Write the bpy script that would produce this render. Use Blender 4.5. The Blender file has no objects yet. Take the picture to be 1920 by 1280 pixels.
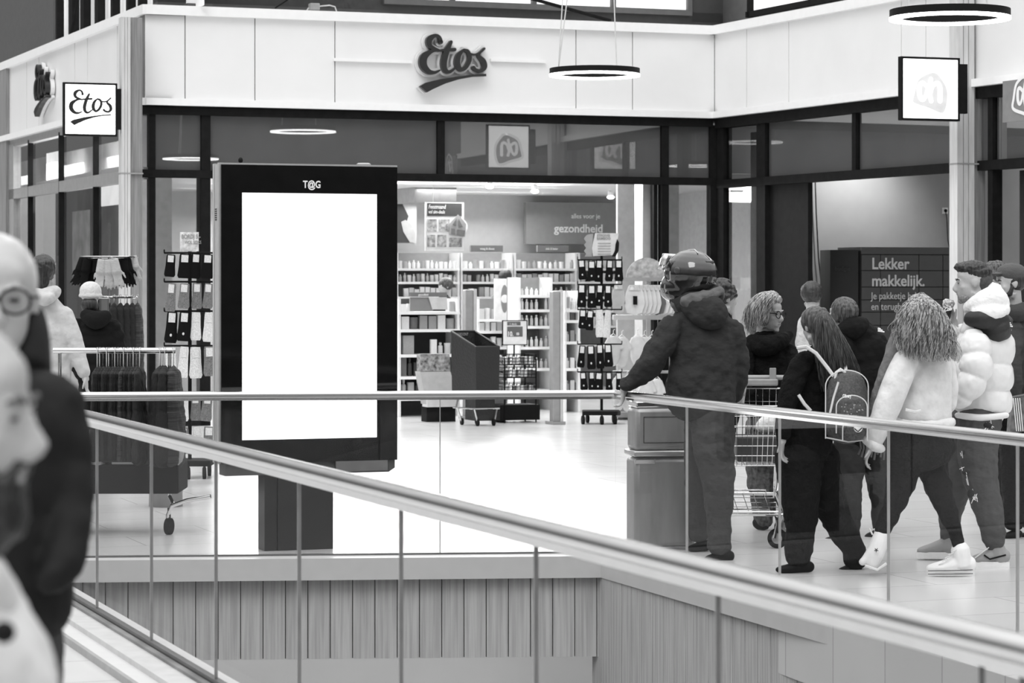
import bpy, bmesh, math, random
from mathutils import Vector as V, Matrix, Euler
import numpy as np
random.seed(7)
SC = bpy.context.scene
COL = SC.collection
# ---------------------------------------------------------------- camera, light
F, H, HZ = 4896.0, 1.67, 525.0          # focal length in px of a 1920 px frame, eye height, horizon row
cam = bpy.data.objects.new('camera', bpy.data.cameras.new('camera')); COL.objects.link(cam)
cam.location = (0, 0, H); cam.rotation_euler = (math.pi/2, 0, 0)
cam.data.sensor_width = 36; cam.data.lens = F/1920*36; cam.data.shift_y = -(640-HZ)/1920
cam.data.clip_start = .1; cam.data.clip_end = 400
cam.data.dof.use_dof = True; cam.data.dof.focus_distance = 17.5; cam.data.dof.aperture_fstop = 6.3
SC.camera = cam
SC.view_settings.view_transform = 'Standard'; SC.view_settings.look = 'None'
SC.view_settings.gamma = 1; SC.view_settings.exposure = 0.0; SC.view_settings.use_curve_mapping = False
try:
    SC.cycles.max_bounces = 8; SC.cycles.transparent_max_bounces = 16; SC.cycles.caustics_reflective = False
    SC.cycles.caustics_refractive = False; SC.cycles.sample_clamp_indirect = 6
except Exception: pass
w = bpy.data.worlds.new('skylight'); SC.world = w; w.use_nodes = True
nt = w.node_tree; bg = nt.nodes['Background']
tc = nt.nodes.new('ShaderNodeTexCoord'); sx = nt.nodes.new('ShaderNodeSeparateXYZ'); rp = nt.nodes.new('ShaderNodeValToRGB')
nt.links.new(tc.outputs['Generated'], sx.inputs[0])
mr = nt.nodes.new('ShaderNodeMapRange'); mr.inputs['From Min'].default_value = -1; mr.inputs['From Max'].default_value = 1
nt.links.new(sx.outputs['Z'], mr.inputs['Value']); nt.links.new(mr.outputs[0], rp.inputs[0]); nt.links.new(rp.outputs[0], bg.inputs[0])
el = rp.color_ramp.elements; el[0].position = 0; el[0].color = (.10,)*3+(1,); el[1].position = 1; el[1].color = (2.1,)*3+(1,)
for p_, c_ in ((.5, .09), (.57, .16), (.66, .75), (.78, 1.35)): q_ = el.new(p_); q_.color = (c_,)*3+(1,)
bg.inputs['Strength'].default_value = 1.08
def area(name, loc, size, power, rot=(0,0,0), sy=None, spread=None):
    l = bpy.data.lights.new(name, 'AREA'); l.energy = power; l.size = size; l.shape = 'RECTANGLE'; l.size_y = sy or size
    if spread: l.spread = spread
    o = bpy.data.objects.new(name, l); COL.objects.link(o); o.location = loc; o.rotation_euler = rot; return o
SUN = bpy.data.lights.new('daylight_through_roof', 'SUN'); SUN.energy = .9; SUN.angle = math.radians(25)
so = bpy.data.objects.new('daylight_through_roof', SUN); COL.objects.link(so); so.rotation_euler = (math.radians(38), math.radians(-14), 0)
# ---------------------------------------------------------------- helpers
def P(x, y, Y): return V(((x-960)/F*Y, Y, H-(y-HZ)/F*Y))
def Yg(y, z=0): return (H-z)*F/(y-HZ)
def G(x, y): return P(x, y, Yg(y))
class Fr:                                   # vertical frame: origin, unit u along, n inward
    def __init__(s, O, u):
        s.O = V((O[0], O[1], 0)); s.u = V((u[0], u[1], 0)).normalized(); s.n = V((-s.u.y, s.u.x, 0))
    def hit(s, px, v=0):                    # world xy where the sight line of column px meets plane v
        d = V(((px-960)/F, 1, 0)); t = (s.O.dot(s.n)+v)/d.dot(s.n); return d*t
    def U(s, px, v=0): return (s.hit(px, v)-s.O).dot(s.u)
    def Z(s, px, py, v=0): return H-(py-HZ)/F*s.hit(px, v).y
    def w(s, u, v, z): return s.O+s.u*u+s.n*v+V((0, 0, z))
    def box(s, mb, u0, u1, z0, z1, v0, v1): mb.hexa(s.w((u0+u1)/2, (v0+v1)/2, (z0+z1)/2), s.u*(u1-u0), s.n*(v1-v0), V((0, 0, z1-z0)))
    def pbox(s, mb, x0, x1, y0, y1, v, dep): # a box whose front shows at the given columns/rows
        xm = (x0+x1)/2; s.box(mb, s.U(x0, v), s.U(x1, v), s.Z(xm, y1, v), s.Z(xm, y0, v), v, v+dep)
class MB:
    def __init__(s): s.v = []; s.f = []
    def add(s, vs, fs):
        n = len(s.v); s.v += [V(a) for a in vs]; s.f += [tuple(i+n for i in f) for f in fs]; return s
    def hexa(s, c, a, b, d):
        c = V(c); a = V(a)/2; b = V(b)/2; d = V(d)/2
        vs = [c-a-b-d, c+a-b-d, c+a+b-d, c-a+b-d, c-a-b+d, c+a-b+d, c+a+b+d, c-a+b+d]
        fs = [(0,3,2,1),(4,5,6,7),(0,1,5,4),(1,2,6,5),(2,3,7,6),(3,0,4,7)]
        if a.cross(b).dot(d) < 0: fs = [f[::-1] for f in fs]
        return s.add(vs, fs)
    def box(s, c, x, y, z): return s.hexa(c, (x,0,0), (0,y,0), (0,0,z))
    def seg(s, p, q, wd, ht, up=(0,0,1)):    # bar with rectangular section
        p = V(p); q = V(q); t = (q-p); sd = t.cross(V(up)).normalized()*wd; u2 = sd.cross(t).normalized()*ht
        return s.hexa((p+q)/2, t, sd, u2)
    def ring(s, rings, cap0=True, cap1=True, closed=False):
        n = len(rings[0]); b = len(s.v)
        for r in rings: s.v += [V(a) for a in r]
        m = len(rings)
        for i in range(m if closed else m-1):
            j = (i+1) % m
            for k in range(n): s.f.append((b+i*n+k, b+i*n+(k+1)%n, b+j*n+(k+1)%n, b+j*n+k))
        if not closed:
            if cap0: s.f.append(tuple(b+k for k in range(n))[::-1])
            if cap1: s.f.append(tuple(b+(m-1)*n+k for k in range(n)))
        return s
    def tube(s, pts, r, n=8, closed=False):
        pts = [V(p) for p in pts]; rings = []; m = len(pts); ref = None
        for i, p in enumerate(pts):
            t = (pts[(i+1)%m]-pts[i-1]) if closed else pts[min(i+1, m-1)]-pts[max(i-1, 0)]
            if t.length < 1e-9: t = V((0,0,1))
            t.normalize()
            if ref is None: ref = V((0,0,1)) if abs(t.z) < .9 else V((1,0,0))
            a = (ref-t*ref.dot(t)).normalized(); b = t.cross(a); ref = a
            rr = r[i] if isinstance(r, (list, tuple)) else r
            rings.append([p+(a*math.cos(2*math.pi*k/n)+b*math.sin(2*math.pi*k/n))*rr for k in range(n)])
        return s.ring(rings, closed=closed)
    def lathe(s, c, prof, n=16, axis=(0,0,1)):
        c = V(c); ax = V(axis).normalized(); a = ax.orthogonal().normalized(); b = ax.cross(a)
        return s.ring([[c+ax*h+(a*math.cos(2*math.pi*k/n)+b*math.sin(2*math.pi*k/n))*r for k in range(n)] for r, h in prof])
    def ell(s, c, r, rot=None, n=16):
        c = V(c); M = rot or Matrix.Identity(3); m = n//2; vs = []
        for i in range(1, m):
            th = math.pi*i/m
            for k in range(n):
                ph = 2*math.pi*k/n; vs.append(c+M@V((r[0]*math.sin(th)*math.cos(ph), r[1]*math.sin(th)*math.sin(ph), r[2]*math.cos(th))))
        vs += [c+M@V((0,0,r[2])), c-M@V((0,0,r[2]))]; t = len(vs)-2; fs = []
        for i in range(m-2):
            for k in range(n): fs.append((i*n+k, (i+1)*n+k, (i+1)*n+(k+1)%n, i*n+(k+1)%n))
        for k in range(n): fs.append((t, k, (k+1)%n)); fs.append((t+1, (m-2)*n+(k+1)%n, (m-2)*n+k))
        return s.add(vs, fs)
    def prism(s, poly, d):                   # polygon (3D points) pushed along d
        n = len(poly); d = V(d); poly = [V(p) for p in poly]
        nrm = sum(((poly[i]-poly[0]).cross(poly[(i+1)%n]-poly[0]) for i in range(n)), V((0,0,0)))
        if nrm.dot(d) > 0: poly = poly[::-1]
        return s.add(poly+[p+d for p in poly], [tuple(range(n)), tuple(range(n, 2*n))[::-1]]+[(i, i+n, (i+1)%n+n, (i+1)%n)[::1] for i in range(n)])
    def limb(s, pts, Y, n=14, res=4, puff=None, sc=1.0, off=0):
        """soft tapering form through (x, y, halfwidth[, depth offset m[, half depth px]]) seen at depth Y"""
        k = Y/F; A = []
        for p in pts:
            p = tuple(p)+(0, None)[len(p)-3:] if len(p) < 5 else p
            A.append((p[0], p[1], p[2]*sc, p[3]+off, (p[4] if p[4] is not None else p[2])*sc))
        A = catmull(A, res); C = [P(a[0], a[1], Y+a[3]) for a in A]; m = len(C); rings = []
        for i in range(m):
            t = (C[min(i+1, m-1)]-C[max(i-1, 0)]).normalized(); ya = V((0,1,0)) if abs(t.y) < .93 else V((1,0,0))
            a = (ya-t*ya.dot(t)).normalized(); b = t.cross(a); g = 1
            if puff: g = 1+puff[1]*(abs(math.sin(math.pi*puff[0]*i/(m-1)))**.55-.75)
            rb, ra = A[i][2]*k*g, A[i][4]*k*g
            mk = lambda c, q: [c+b*rb*q*math.cos(2*math.pi*j/n)+a*ra*q*math.sin(2*math.pi*j/n) for j in range(n)]
            e = min(rb, ra)
            if i == 0: rings += [mk(C[0]-t*e*.75, .25), mk(C[0]-t*e*.5, .72)]
            rings.append(mk(C[i], 1))
            if i == m-1: rings += [mk(C[i]+t*e*.5, .72), mk(C[i]+t*e*.75, .25)]
        return s.ring(rings)
def catmull(A, res):
    A = [np.array(a, float) for a in A]; out = []
    if len(A) < 3: return [tuple(A[0]+(A[-1]-A[0])*i/res) for i in range(res+1)]
    for i in range(len(A)-1):
        p0 = A[max(i-1, 0)]; p1 = A[i]; p2 = A[i+1]; p3 = A[min(i+2, len(A)-1)]
        for j in range(res):
            t = j/res; out.append(tuple(.5*((2*p1)+(-p0+p2)*t+(2*p0-5*p1+4*p2-p3)*t*t+(-p0+3*p1-3*p2+p3)*t**3)))
    out.append(tuple(A[-1])); return out
MATS = {}
def M(name, g=.5, rough=.6, metal=0, amp=.08, sc=12, bump=0, bsc=60, bd=.02, emit=None, stretch=(1,1,1), spec=.5, coat=0):
    if name in MATS: return MATS[name]
    m = bpy.data.materials.new(name); m.use_nodes = True; nt = m.node_tree; b = nt.nodes['Principled BSDF']
    N = nt.nodes.new; L = nt.links.new
    tc = N('ShaderNodeTexCoord'); mp = N('ShaderNodeMapping'); mp.inputs['Scale'].default_value = stretch
    L(tc.outputs['Object'], mp.inputs[0]); no = N('ShaderNodeTexNoise'); no.inputs['Scale'].default_value = sc; no.inputs['Detail'].default_value = 4
    L(mp.outputs[0], no.inputs['Vector']); r = N('ShaderNodeValToRGB'); L(no.outputs['Fac'], r.inputs[0])
    lo, hi = max(0, g*(1-amp)), min(1, g*(1+amp)); r.color_ramp.elements[0].position = .3; r.color_ramp.elements[1].position = .7
    r.color_ramp.elements[0].color = (lo, lo, lo, 1); r.color_ramp.elements[1].color = (hi, hi, hi, 1)
    L(r.outputs[0], b.inputs['Base Color']); b.inputs['Roughness'].default_value = rough; b.inputs['Metallic'].default_value = metal
    b.inputs['Specular IOR Level'].default_value = spec
    if coat: b.inputs['Coat Weight'].default_value = coat
    if bump:
        n2 = N('ShaderNodeTexNoise'); n2.inputs['Scale'].default_value = bsc; n2.inputs['Detail'].default_value = 3; L(mp.outputs[0], n2.inputs['Vector'])
        bp = N('ShaderNodeBump'); bp.inputs['Strength'].default_value = bump; bp.inputs['Distance'].default_value = bd
        L(n2.outputs['Fac'], bp.inputs['Height']); L(bp.outputs[0], b.inputs['Normal'])
    if emit:
        b.inputs['Emission Color'].default_value = (1,1,1,1); b.inputs['Emission Strength'].default_value = emit
    MATS[name] = m; return m
def glass(name, tint, fres, rough=0.0, ior=1.5, base=.0):
    if name in MATS: return MATS[name]
    m = bpy.data.materials.new(name); m.use_nodes = True; nt = m.node_tree; nt.nodes.clear(); N = nt.nodes.new; L = nt.links.new
    o = N('ShaderNodeOutputMaterial'); t = N('ShaderNodeBsdfTransparent'); t.inputs[0].default_value = (tint,)*3+(1,)
    g = N('ShaderNodeBsdfGlossy'); g.inputs['Roughness'].default_value = rough; g.inputs[0].default_value = (1,1,1,1)
    f = N('ShaderNodeFresnel'); f.inputs[0].default_value = ior; mu = N('ShaderNodeMath'); mu.operation = 'MULTIPLY_ADD'; mu.use_clamp = True
    mu.inputs[1].default_value = fres; mu.inputs[2].default_value = base; L(f.outputs[0], mu.inputs[0])
    ge = N('ShaderNodeNewGeometry'); iv = N('ShaderNodeMath'); iv.operation = 'SUBTRACT'; iv.inputs[0].default_value = 1; L(ge.outputs['Backfacing'], iv.inputs[1])
    m2 = N('ShaderNodeMath'); m2.operation = 'MULTIPLY'; L(mu.outputs[0], m2.inputs[0]); L(iv.outputs[0], m2.inputs[1]); mu = m2
    x = N('ShaderNodeMixShader'); L(mu.outputs[0], x.inputs[0]); L(t.outputs[0], x.inputs[1]); L(g.outputs[0], x.inputs[2]); L(x.outputs[0], o.inputs[0])
    MATS[name] = m; return m
def tag(o, label=None, cat=None, group=None, kind=None):
    for k, v in (('label', label), ('category', cat), ('group', group), ('kind', kind)):
        if v: o[k] = v
    return o
def empty(name, loc, label, cat, group=None):
    o = bpy.data.objects.new(name, None); COL.objects.link(o); o.location = V(loc); o.empty_display_size = .1
    return tag(o, label, cat, group)
def wloc(o):
    l = V((0,0,0))
    while o: l += V(o.location); o = o.parent
    return l
def obj(name, mb, m, parent=None, smooth=True, vox=None, sm=0, disp=None, bevel=0, label=None, cat=None, group=None, kind=None, at=None):
    me = bpy.data.meshes.new(name); pl = wloc(parent) if parent else V((0,0,0))
    c = V(at)-pl if at is not None else V((0,0,0))
    if parent is None and at is None and kind != 'structure':
        n = len(mb.v); c = V((sum(p.x for p in mb.v)/n, sum(p.y for p in mb.v)/n, min(p.z for p in mb.v)))
    me.from_pydata([p-pl-c for p in mb.v], [], mb.f); me.materials.append(m if not isinstance(m, str) else MATS[m]); me.update()
    if smooth: me.polygons.foreach_set('use_smooth', [True]*len(me.polygons))
    o = bpy.data.objects.new(name, me); COL.objects.link(o); o.parent = parent; o.location = c
    if smooth and not vox:
        try: me.set_sharp_from_angle(angle=math.radians(38))
        except Exception: pass
    if bevel:
        b = o.modifiers.new('b', 'BEVEL'); b.width = bevel; b.segments = 2; b.limit_method = 'ANGLE'
    if vox:
        r = o.modifiers.new('r', 'REMESH'); r.mode = 'VOXEL'; r.voxel_size = vox; r.use_smooth_shade = True
        if disp:
            tx = bpy.data.textures.new('folds', 'CLOUDS'); tx.noise_scale = disp[1]; tx.noise_depth = 2
            d = o.modifiers.new('d', 'DISPLACE'); d.texture = tx; d.strength = disp[0]; d.mid_level = .5
        if sm: s = o.modifiers.new('s', 'SMOOTH'); s.iterations = sm; s.factor = .5
    return tag(o, label, cat, group, kind)
def S(name, mb, m, **k): return obj(name, mb, m, kind='structure', smooth=False, **k)
def copy_tree(o, parent=None):
    c = o.copy(); COL.objects.link(c); c.parent = parent
    for ch in [q for q in KIDS(o)]: copy_tree(ch, c)
    return c
def KIDS(o): return [q for q in COL.objects if q.parent == o]
def text(name, s, size, org, u, m, parent=None, up=(0,0,1), depth=.004, bold=0, align='LEFT', xs=1.0, shear=0, label=None):
    cu = bpy.data.curves.new(name, 'FONT'); cu.body = s; cu.size = size; cu.offset = bold; cu.extrude = depth/2; cu.align_x = align; cu.shear = shear; cu.resolution_u = 3
    t = bpy.data.objects.new('t', cu); dg = bpy.context.evaluated_depsgraph_get(); COL.objects.link(t); dg.update()
    me = bpy.data.meshes.new_from_object(t.evaluated_get(dg)); bpy.data.objects.remove(t)
    U = V(u).normalized(); W = V(up); Nn = U.cross(W); mb = MB()
    mb.add([V(org)+U*p.co.x*xs+W*p.co.y+Nn*p.co.z for p in me.vertices], [tuple(f.vertices) for f in me.polygons])
    return obj(name, mb, m, parent, smooth=False, label=label)
def strokes(mb, ST, org, U, W, k, dep, grow=0, c0=(0,0)):
    """pen strokes (x, y, width) in drawing units; y down"""
    U = V(U); W = V(W); Nn = U.cross(W).normalized()
    pt = lambda x, y, d: V(org)+U*(x-c0[0])*k-W*(y-c0[1])*k+Nn*d
    for j, st in enumerate(ST):
        A = catmull([(a[0], a[1], a[2]) for a in st], 5); e = .0006*j; Lh = []; Rh = []
        for i in range(len(A)):
            a = A[max(i-1, 0)]; b = A[min(i+1, len(A)-1)]; tx, ty = b[0]-a[0], b[1]-a[1]; l = math.hypot(tx, ty) or 1
            h = (max(A[i][2], 2)+grow)/2; nx, ny = -ty/l*h, tx/l*h
            Lh.append((A[i][0]+nx, A[i][1]+ny)); Rh.append((A[i][0]-nx, A[i][1]-ny))
        vs = []; fs = []; n = len(A)
        for l_, r_ in zip(Lh, Rh): vs += [pt(*l_, 0), pt(*r_, 0), pt(*l_, dep+e), pt(*r_, dep+e)]
        for i in range(n-1):
            a, b = i*4, i*4+4
            fs += [(a+2, a+3, b+3, b+2), (a, b, b+1, a+1), (a, a+2, b+2, b), (a+1, b+1, b+3, a+3)]
        fs += [(0,1,3,2), (n*4-4, n*4-2, n*4-1, n*4-3)]
        mb.add(vs, fs)
        for q in (0, n-1):
            h = (max(A[q][2], 2)+grow)/2
            mb.prism([pt(A[q][0]+h*math.cos(t*math.pi/8), A[q][1]+h*math.sin(t*math.pi/8), 0) for t in range(16)], Nn*(dep+e*.5))
    return mb
# ---------------------------------------------------------------- materials
def floor_mat():
    m = bpy.data.materials.new('pale_floor_tiles'); m.use_nodes = True; nt = m.node_tree; b = nt.nodes['Principled BSDF']; N = nt.nodes.new; L = nt.links.new
    tc = N('ShaderNodeTexCoord'); mp = N('ShaderNodeMapping'); mp.inputs['Rotation'].default_value = (0, 0, -math.radians(20.5)); L(tc.outputs['Object'], mp.inputs[0])
    br = N('ShaderNodeTexBrick'); br.offset = .5; br.inputs['Scale'].default_value = 1; br.inputs['Brick Width'].default_value = 1.2; br.inputs['Row Height'].default_value = .6
    br.inputs['Mortar Size'].default_value = .0035; br.inputs['Color1'].default_value = (.71,)*3+(1,); br.inputs['Color2'].default_value = (.67,)*3+(1,); br.inputs['Mortar'].default_value = (.34,)*3+(1,)
    L(mp.outputs[0], br.inputs['Vector']); no = N('ShaderNodeTexNoise'); no.inputs['Scale'].default_value = 1.5; no.inputs['Detail'].default_value = 6; L(mp.outputs[0], no.inputs['Vector'])
    mx = N('ShaderNodeMixRGB'); mx.blend_type = 'MULTIPLY'; mx.inputs[0].default_value = .12; L(br.outputs[0], mx.inputs[1]); L(no.outputs['Fac'], mx.inputs[2]); L(mx.outputs[0], b.inputs['Base Color'])
    b.inputs['Roughness'].default_value = .22; MATS['floor'] = m; return m
def plank_mat(name, cell, lo, hi):
    m = bpy.data.materials.new(name); m.use_nodes = True; nt = m.node_tree; b = nt.nodes['Principled BSDF']; N = nt.nodes.new; L = nt.links.new
    tc = N('ShaderNodeTexCoord'); mp = N('ShaderNodeMapping'); mp.inputs['Scale'].default_value = (40, 40, 1.2); L(tc.outputs['Object'], mp.inputs[0])
    no = N('ShaderNodeTexNoise'); no.inputs['Scale'].default_value = 1.5; no.inputs['Detail'].default_value = 5; L(mp.outputs[0], no.inputs['Vector'])
    r = N('ShaderNodeValToRGB'); r.color_ramp.elements[0].position = .35; r.color_ramp.elements[1].position = .65
    r.color_ramp.elements[0].color = (lo,)*3+(1,); r.color_ramp.elements[1].color = (hi,)*3+(1,); L(no.outputs['Fac'], r.inputs[0]); L(r.outputs[0], b.inputs['Base Color'])
    b.inputs['Roughness'].default_value = .6; MATS[name] = m; return m
FLOOR = floor_mat(); WOOD = plank_mat('grey_wood', 0, .40, .56); TIMBER = plank_mat('timber_column', 0, .17, .27)
PALE = M('pale_cladding', .80, .35, amp=.02, sc=2); LIP = M('white_trim', .86, .4, amp=.02)
DARK = M('dark_frame', .011, .75, amp=.2, spec=.08); BLACK = M('black_paint', .007, .6, spec=.15); STEEL = M('brushed_steel', .62, .22, 1, amp=.06, sc=6, stretch=(1,1,30))
CHROME = M('chrome', .75, .12, 1, amp=.03); GREYW = M('grey_wall', .30, .8, amp=.05, sc=3); MIDG = M('mid_grey', .3, .6); WHITE = M('white_plastic', .85, .4, amp=.02)
SHOPG = glass('tinted_shop_glass', .8, 2.2, 0, 1.5, .03); CLEARG = glass('clear_shop_glass', .9, 1.6, 0, 1.5, .0)
RAILG = glass('balustrade_glass', .95, .30); RAILF = glass('front_balustrade_glass', .90, .14)
LIT = M('lit_panel', .9, .5, emit=2.2); SCREEN = M('lit_screen', .9, .4, emit=1.6)
# ---------------------------------------------------------------- frames of the building
mid = Fr(P(275, 190, 29.7), (.9367, .350)); c2 = mid.hit(1340)
rgt = Fr(c2, (.40, -.9165)); lef = Fr(mid.O-V((.37, -.929, 0))*14, (.37, -.929)); LU = 14.0
Um = mid.U(1340)
z_lip0, z_lip1, z_cap0, z_top = 3.66, 3.74, 4.69, 4.80
# floors: the mall floor with the void cut out of it
rA = P(130, 741.5, 15.6); rA.z = 0; rB = P(1155, 737, 15.9); rB.z = 0
rdir = (P(1920, 822, 11.37)-P(1155, 737, 15.9)); rdir.z = 0; rdir.normalize(); rC = rB+rdir*11.5
f0 = P(160, 786, 12.9); f1 = P(1920, 1240, 4.725); fdir = (f1-f0); fdir.z = 0; fdir.normalize(); f0.z = 0; f1.z = 0
ldir = (rB-rA).normalized()
# far corner where front rail line meets the back rail line
den = fdir.x*ldir.y-fdir.y*ldir.x; dd = rA-f0; tt = (dd.x*ldir.y-dd.y*ldir.x)/den; cA = f0+fdir*tt
fE = f0+fdir*13.0; rE = rC
def slab(poly, z0, z1, m, name): mb = MB(); mb.prism([V((p[0], p[1], z1)) for p in poly], (0,0,z0-z1)); return S(name, mb, m)
ext = V((.06, 0, 0))
slab([rB, rC+V((0,-2,0)), (16,-2), (16,60), (-24,60), cA+V((-.02,.0,0))], -.35, 0, FLOOR, 'floor')
slab([cA, (-24,60), (-24,-6), fE+V((0,-2,0))], -.35, -.001, FLOOR, 'floor')
# edge trims and the timber apron of the void
nl = V((ldir.y, -ldir.x, 0)); nr = V((rdir.y, -rdir.x, 0))
if nl.y > 0: nl = -nl
if nr.x > 0: nr = -nr
mb = MB(); W_ = .16
cc = rB+nl*W_+nr*W_*.75
mb.prism([p+V((0,0,.012)) for p in (cA, rB, cc, cA+nl*W_)], (0,0,-.13)); mb.prism([p+V((0,0,.012)) for p in (rB, rC, rC+nr*W_, cc)], (0,0,-.13))
S('trim_1', mb, M('apron_trim', .60, .4, amp=.03))
def apron(a, b, inn, name, n, z0, z1):
    mb = MB(); L_ = (b-a).length; u = (b-a).normalized(); wpl = L_/n
    for i in range(n):
        c = a+u*(i+.5)*wpl+inn*.02; mb.hexa(c+V((0,0,(z0+z1)/2)), u*(wpl-.006), inn*.03, V((0,0,z1-z0)))
    bk = MB(); bk.hexa((a+b)/2+inn*-.005+V((0,0,(z0+z1)/2)), u*L_, inn*.02, V((0,0,z1-z0-.002)))
    o = S(name, mb, WOOD); S('trim_2', bk, M('apron_gap', .06, .9), parent=o); return o
apron(cA, rB+nl*.1, nl, 'wall_back_apron', 28, -.60, -.118)
apron(rB+nr*.12, rC, nr, 'wall_side_apron', 74, -1.9, -.118)
# lower storey seen through the void
low = MB(); low.box((-2, 18.5, -2.3), 16, .2, 3.4); S('wall_lower', low, M('lower_wall', .46, .6, amp=.06, sc=1))
low = MB(); low.box((0, 10, -4.1), 30, 34, .2); S('floor_lower', low, M('lower_floor', .42, .35))
low = MB(); low.prism([V((p[0], p[1], -.36)) for p in (cA, rB, rB+V((0,3,0)), cA+V((-2,3,0)))], (0,0,-.05)); S('ceiling_lower', low, MIDG)
# ---------------------------------------------------------------- fascias
def fascia(fr, u0, u1, cuts, name, ends=(0,0)):
    mb = MB(); us = [u0]+cuts+[u1]
    gp = .018 if fr is lef else .006
    for a, b in zip(us, us[1:]): fr.box(mb, a+gp, b-gp, z_lip1, z_cap0, 0, .05)
    o = S(name, mb, PALE); b2 = MB(); fr.box(b2, u0, u1, z_lip1, z_cap0, .03, .25); S('trim_3', b2, M('panel_joint', .16, .7), parent=o)
    l = MB(); fr.box(l, u0+ends[0], u1+ends[1], z_lip0, z_lip1, -.07, .3); fr.box(l, u0+ends[0], u1+ends[1], z_cap0, z_top, -.06, .45)
    S('trim_4', l, LIP, parent=o); return o
fascia(mid, -.02, Um, [mid.U(x) for x in (347, 478, 628, 1080, 1186)], 'wall_fascia')
fascia(rgt, 0, 11, [rgt.U(x) for x in (1400, 1479, 1690, 1736)], 'wall_fascia', (-.03, 0))
fascia(lef, 0, LU, sorted(lef.U(x) for x in (20, 50, 73, 140, 164, 220)), 'wall_fascia', (0, .05))
mb = MB(); mid.box(mb, -.6, Um+.9, z_lip0-.02, z_lip0+.02, .0, .6); S('ceiling_soffit', mb, DARK)
# upper storey
mb = MB(); mid.box(mb, .25, Um+1.2, z_top-.1, 5.02, .55, .8); mid.box(mb, .25, mid.U(720,.55), 4.9, 8, .55, .8); mid.box(mb, mid.U(1297,.55), Um+1.5, 4.9, 8, .55, .8)
mid.box(mb, .25, Um+1.2, 6.6, 8, .55, .8)
S('wall_upper', mb, M('upper_dark', .055, .6))
mb = MB()
for x in (845, 998, 1147, 1290): mid.box(mb, mid.U(x,.5), mid.U(x,.5)+.06, 5.0, 6.6, .5, .56)
mid.box(mb, mid.U(720,.5), mid.U(1297,.5), 4.97, 5.04, .48, .56); o = S('window_1', mb, M('upper_frame', .1, .5))
mb = MB(); mid.box(mb, mid.U(720,.5), mid.U(1297,.5), 5.0, 6.6, .6, .62); S('window_glazing', mb, M('daylit_window', .9, .3, emit=.9, amp=.3, sc=3), parent=o)
mb = MB(); rgt.box(mb, -1, rgt.U(1400,.4), z_top-.1, 8, .4, .7); rgt.box(mb, rgt.U(1400,.4), 11, z_top-.1, 4.95, .4, .7); rgt.box(mb, -1, 11, 6.6, 8, .4, .7); S('wall_upper', mb, M('upper_grey', .10, .6))
mb = MB(); 
for q in range(5): rgt.box(mb, rgt.U(1403,.35)+q*1.5, rgt.U(1403,.35)+q*1.5+.06, 4.9, 6.6, .33, .39)
rgt.box(mb, rgt.U(1400,.35), 11, 4.9, 4.97, .33, .39); o = S('window_2', mb, DARK)
mb = MB(); rgt.box(mb, rgt.U(1400,.4), 11, 4.95, 6.6, .5, .52); S('window_glazing', mb, MATS['daylit_window'], parent=o)
mb = MB(); lef.box(mb, 0, lef.U(100,.5), z_top-.1, 9, .5, .8); lef.box(mb, 0, LU-.1, z_top-.1, z_top+.05, .5, .8); S('wall_upper', mb, M('upper_dark2', .075, .7))
mb = MB()
for x, wd in ((104,.1),(128,.25),(150,.22),(177,.2),(207,.12),(236,.12),(258,.1)): lef.box(mb, lef.U(x,.45), lef.U(x,.45)+wd, z_top, 8, .45, .55)
o = S('window_3', mb, DARK); mb = MB(); lef.box(mb, lef.U(100,.5), LU+.2, z_top, 8, .6, .62); S('window_glazing', mb, M('dim_window', .6, .3, emit=.55, amp=.5, sc=1.3), parent=o)
mb = MB()
for a, b in (((520,70),(600,0)),): mb.tube([lef.w(lef.U(130,.3), .3, 4.85), lef.w(lef.U(170,.3), .3, 6.1)], .02)
S('trim_5', mb, DARK)
mb = MB(); mb.tube([mid.w(mid.U(950,-.1)-.6, .2, 5.3), mid.w(mid.U(1145,.2), .2, 4.84)], .022); mb.tube([mid.w(mid.U(520,.2), .3, 4.85), mid.w(mid.U(600,.2), .3, 5.2)], .008); S('trim_6', mb, DARK)
# ---------------------------------------------------------------- drugstore front (middle wing)
mb = MB(); u = lambda x: mid.U(x, .05)
mid.box(mb, u(262), Um-.02, 3.56, z_lip0, 0, .14)
mid.box(mb, u(262), Um-.02, 2.84, 2.93, .02, .14)
for a, b in ((279, 291), (377, 394), (820, 833), (1240, 1253), (1331, 1347)): mid.box(mb, u(a), u(b), 2.9, 3.58, .03, .15)
for a, b in ((279, 291), (377, 394), (1240, 1253), (1331, 1347)): mid.box(mb, u(a), u(b), 0, 2.9, .03, .15)
mid.box(mb, u(1229), u(1236), 0, 2.86, .1, .2); mid.box(mb, u(279), u(394), 0, .12, .03, .13); mid.box(mb, u(1240), u(1347), 0, .12, .03, .13)
S('wall_shopfront_frame', mb, DARK)
for k, (a, b) in enumerate(((291, 377), (394, 820), (833, 1240), (1253, 1331))):
    mb = MB(); mid.box(mb, u(a), u(b), 2.93, 3.56, .07, .08); o = S('window_%d' % (4+k), mb, SHOPG); mb = MB(); mid.box(mb, u(a), u(b), 2.93, 3.56, .088, .1); S('frosted_backing', mb, M('pane_backing', .26, .7, amp=.08, sc=2), parent=o)
for k, (a, b) in enumerate(((291, 377), (1253, 1331))):
    mb = MB(); mid.box(mb, u(a), u(b), .12, 2.84, .07, .08); S('window_%d' % (8+k), mb, SHOPG)
mb = MB(); mid.box(mb, mid.U(1205,.25), mid.U(1228,.25), 0, 2.86, .25, .5); S('trim_7', mb, M('pale_post', .42, .5))
DV = 9.2                                                     # depth of the drugstore
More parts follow.
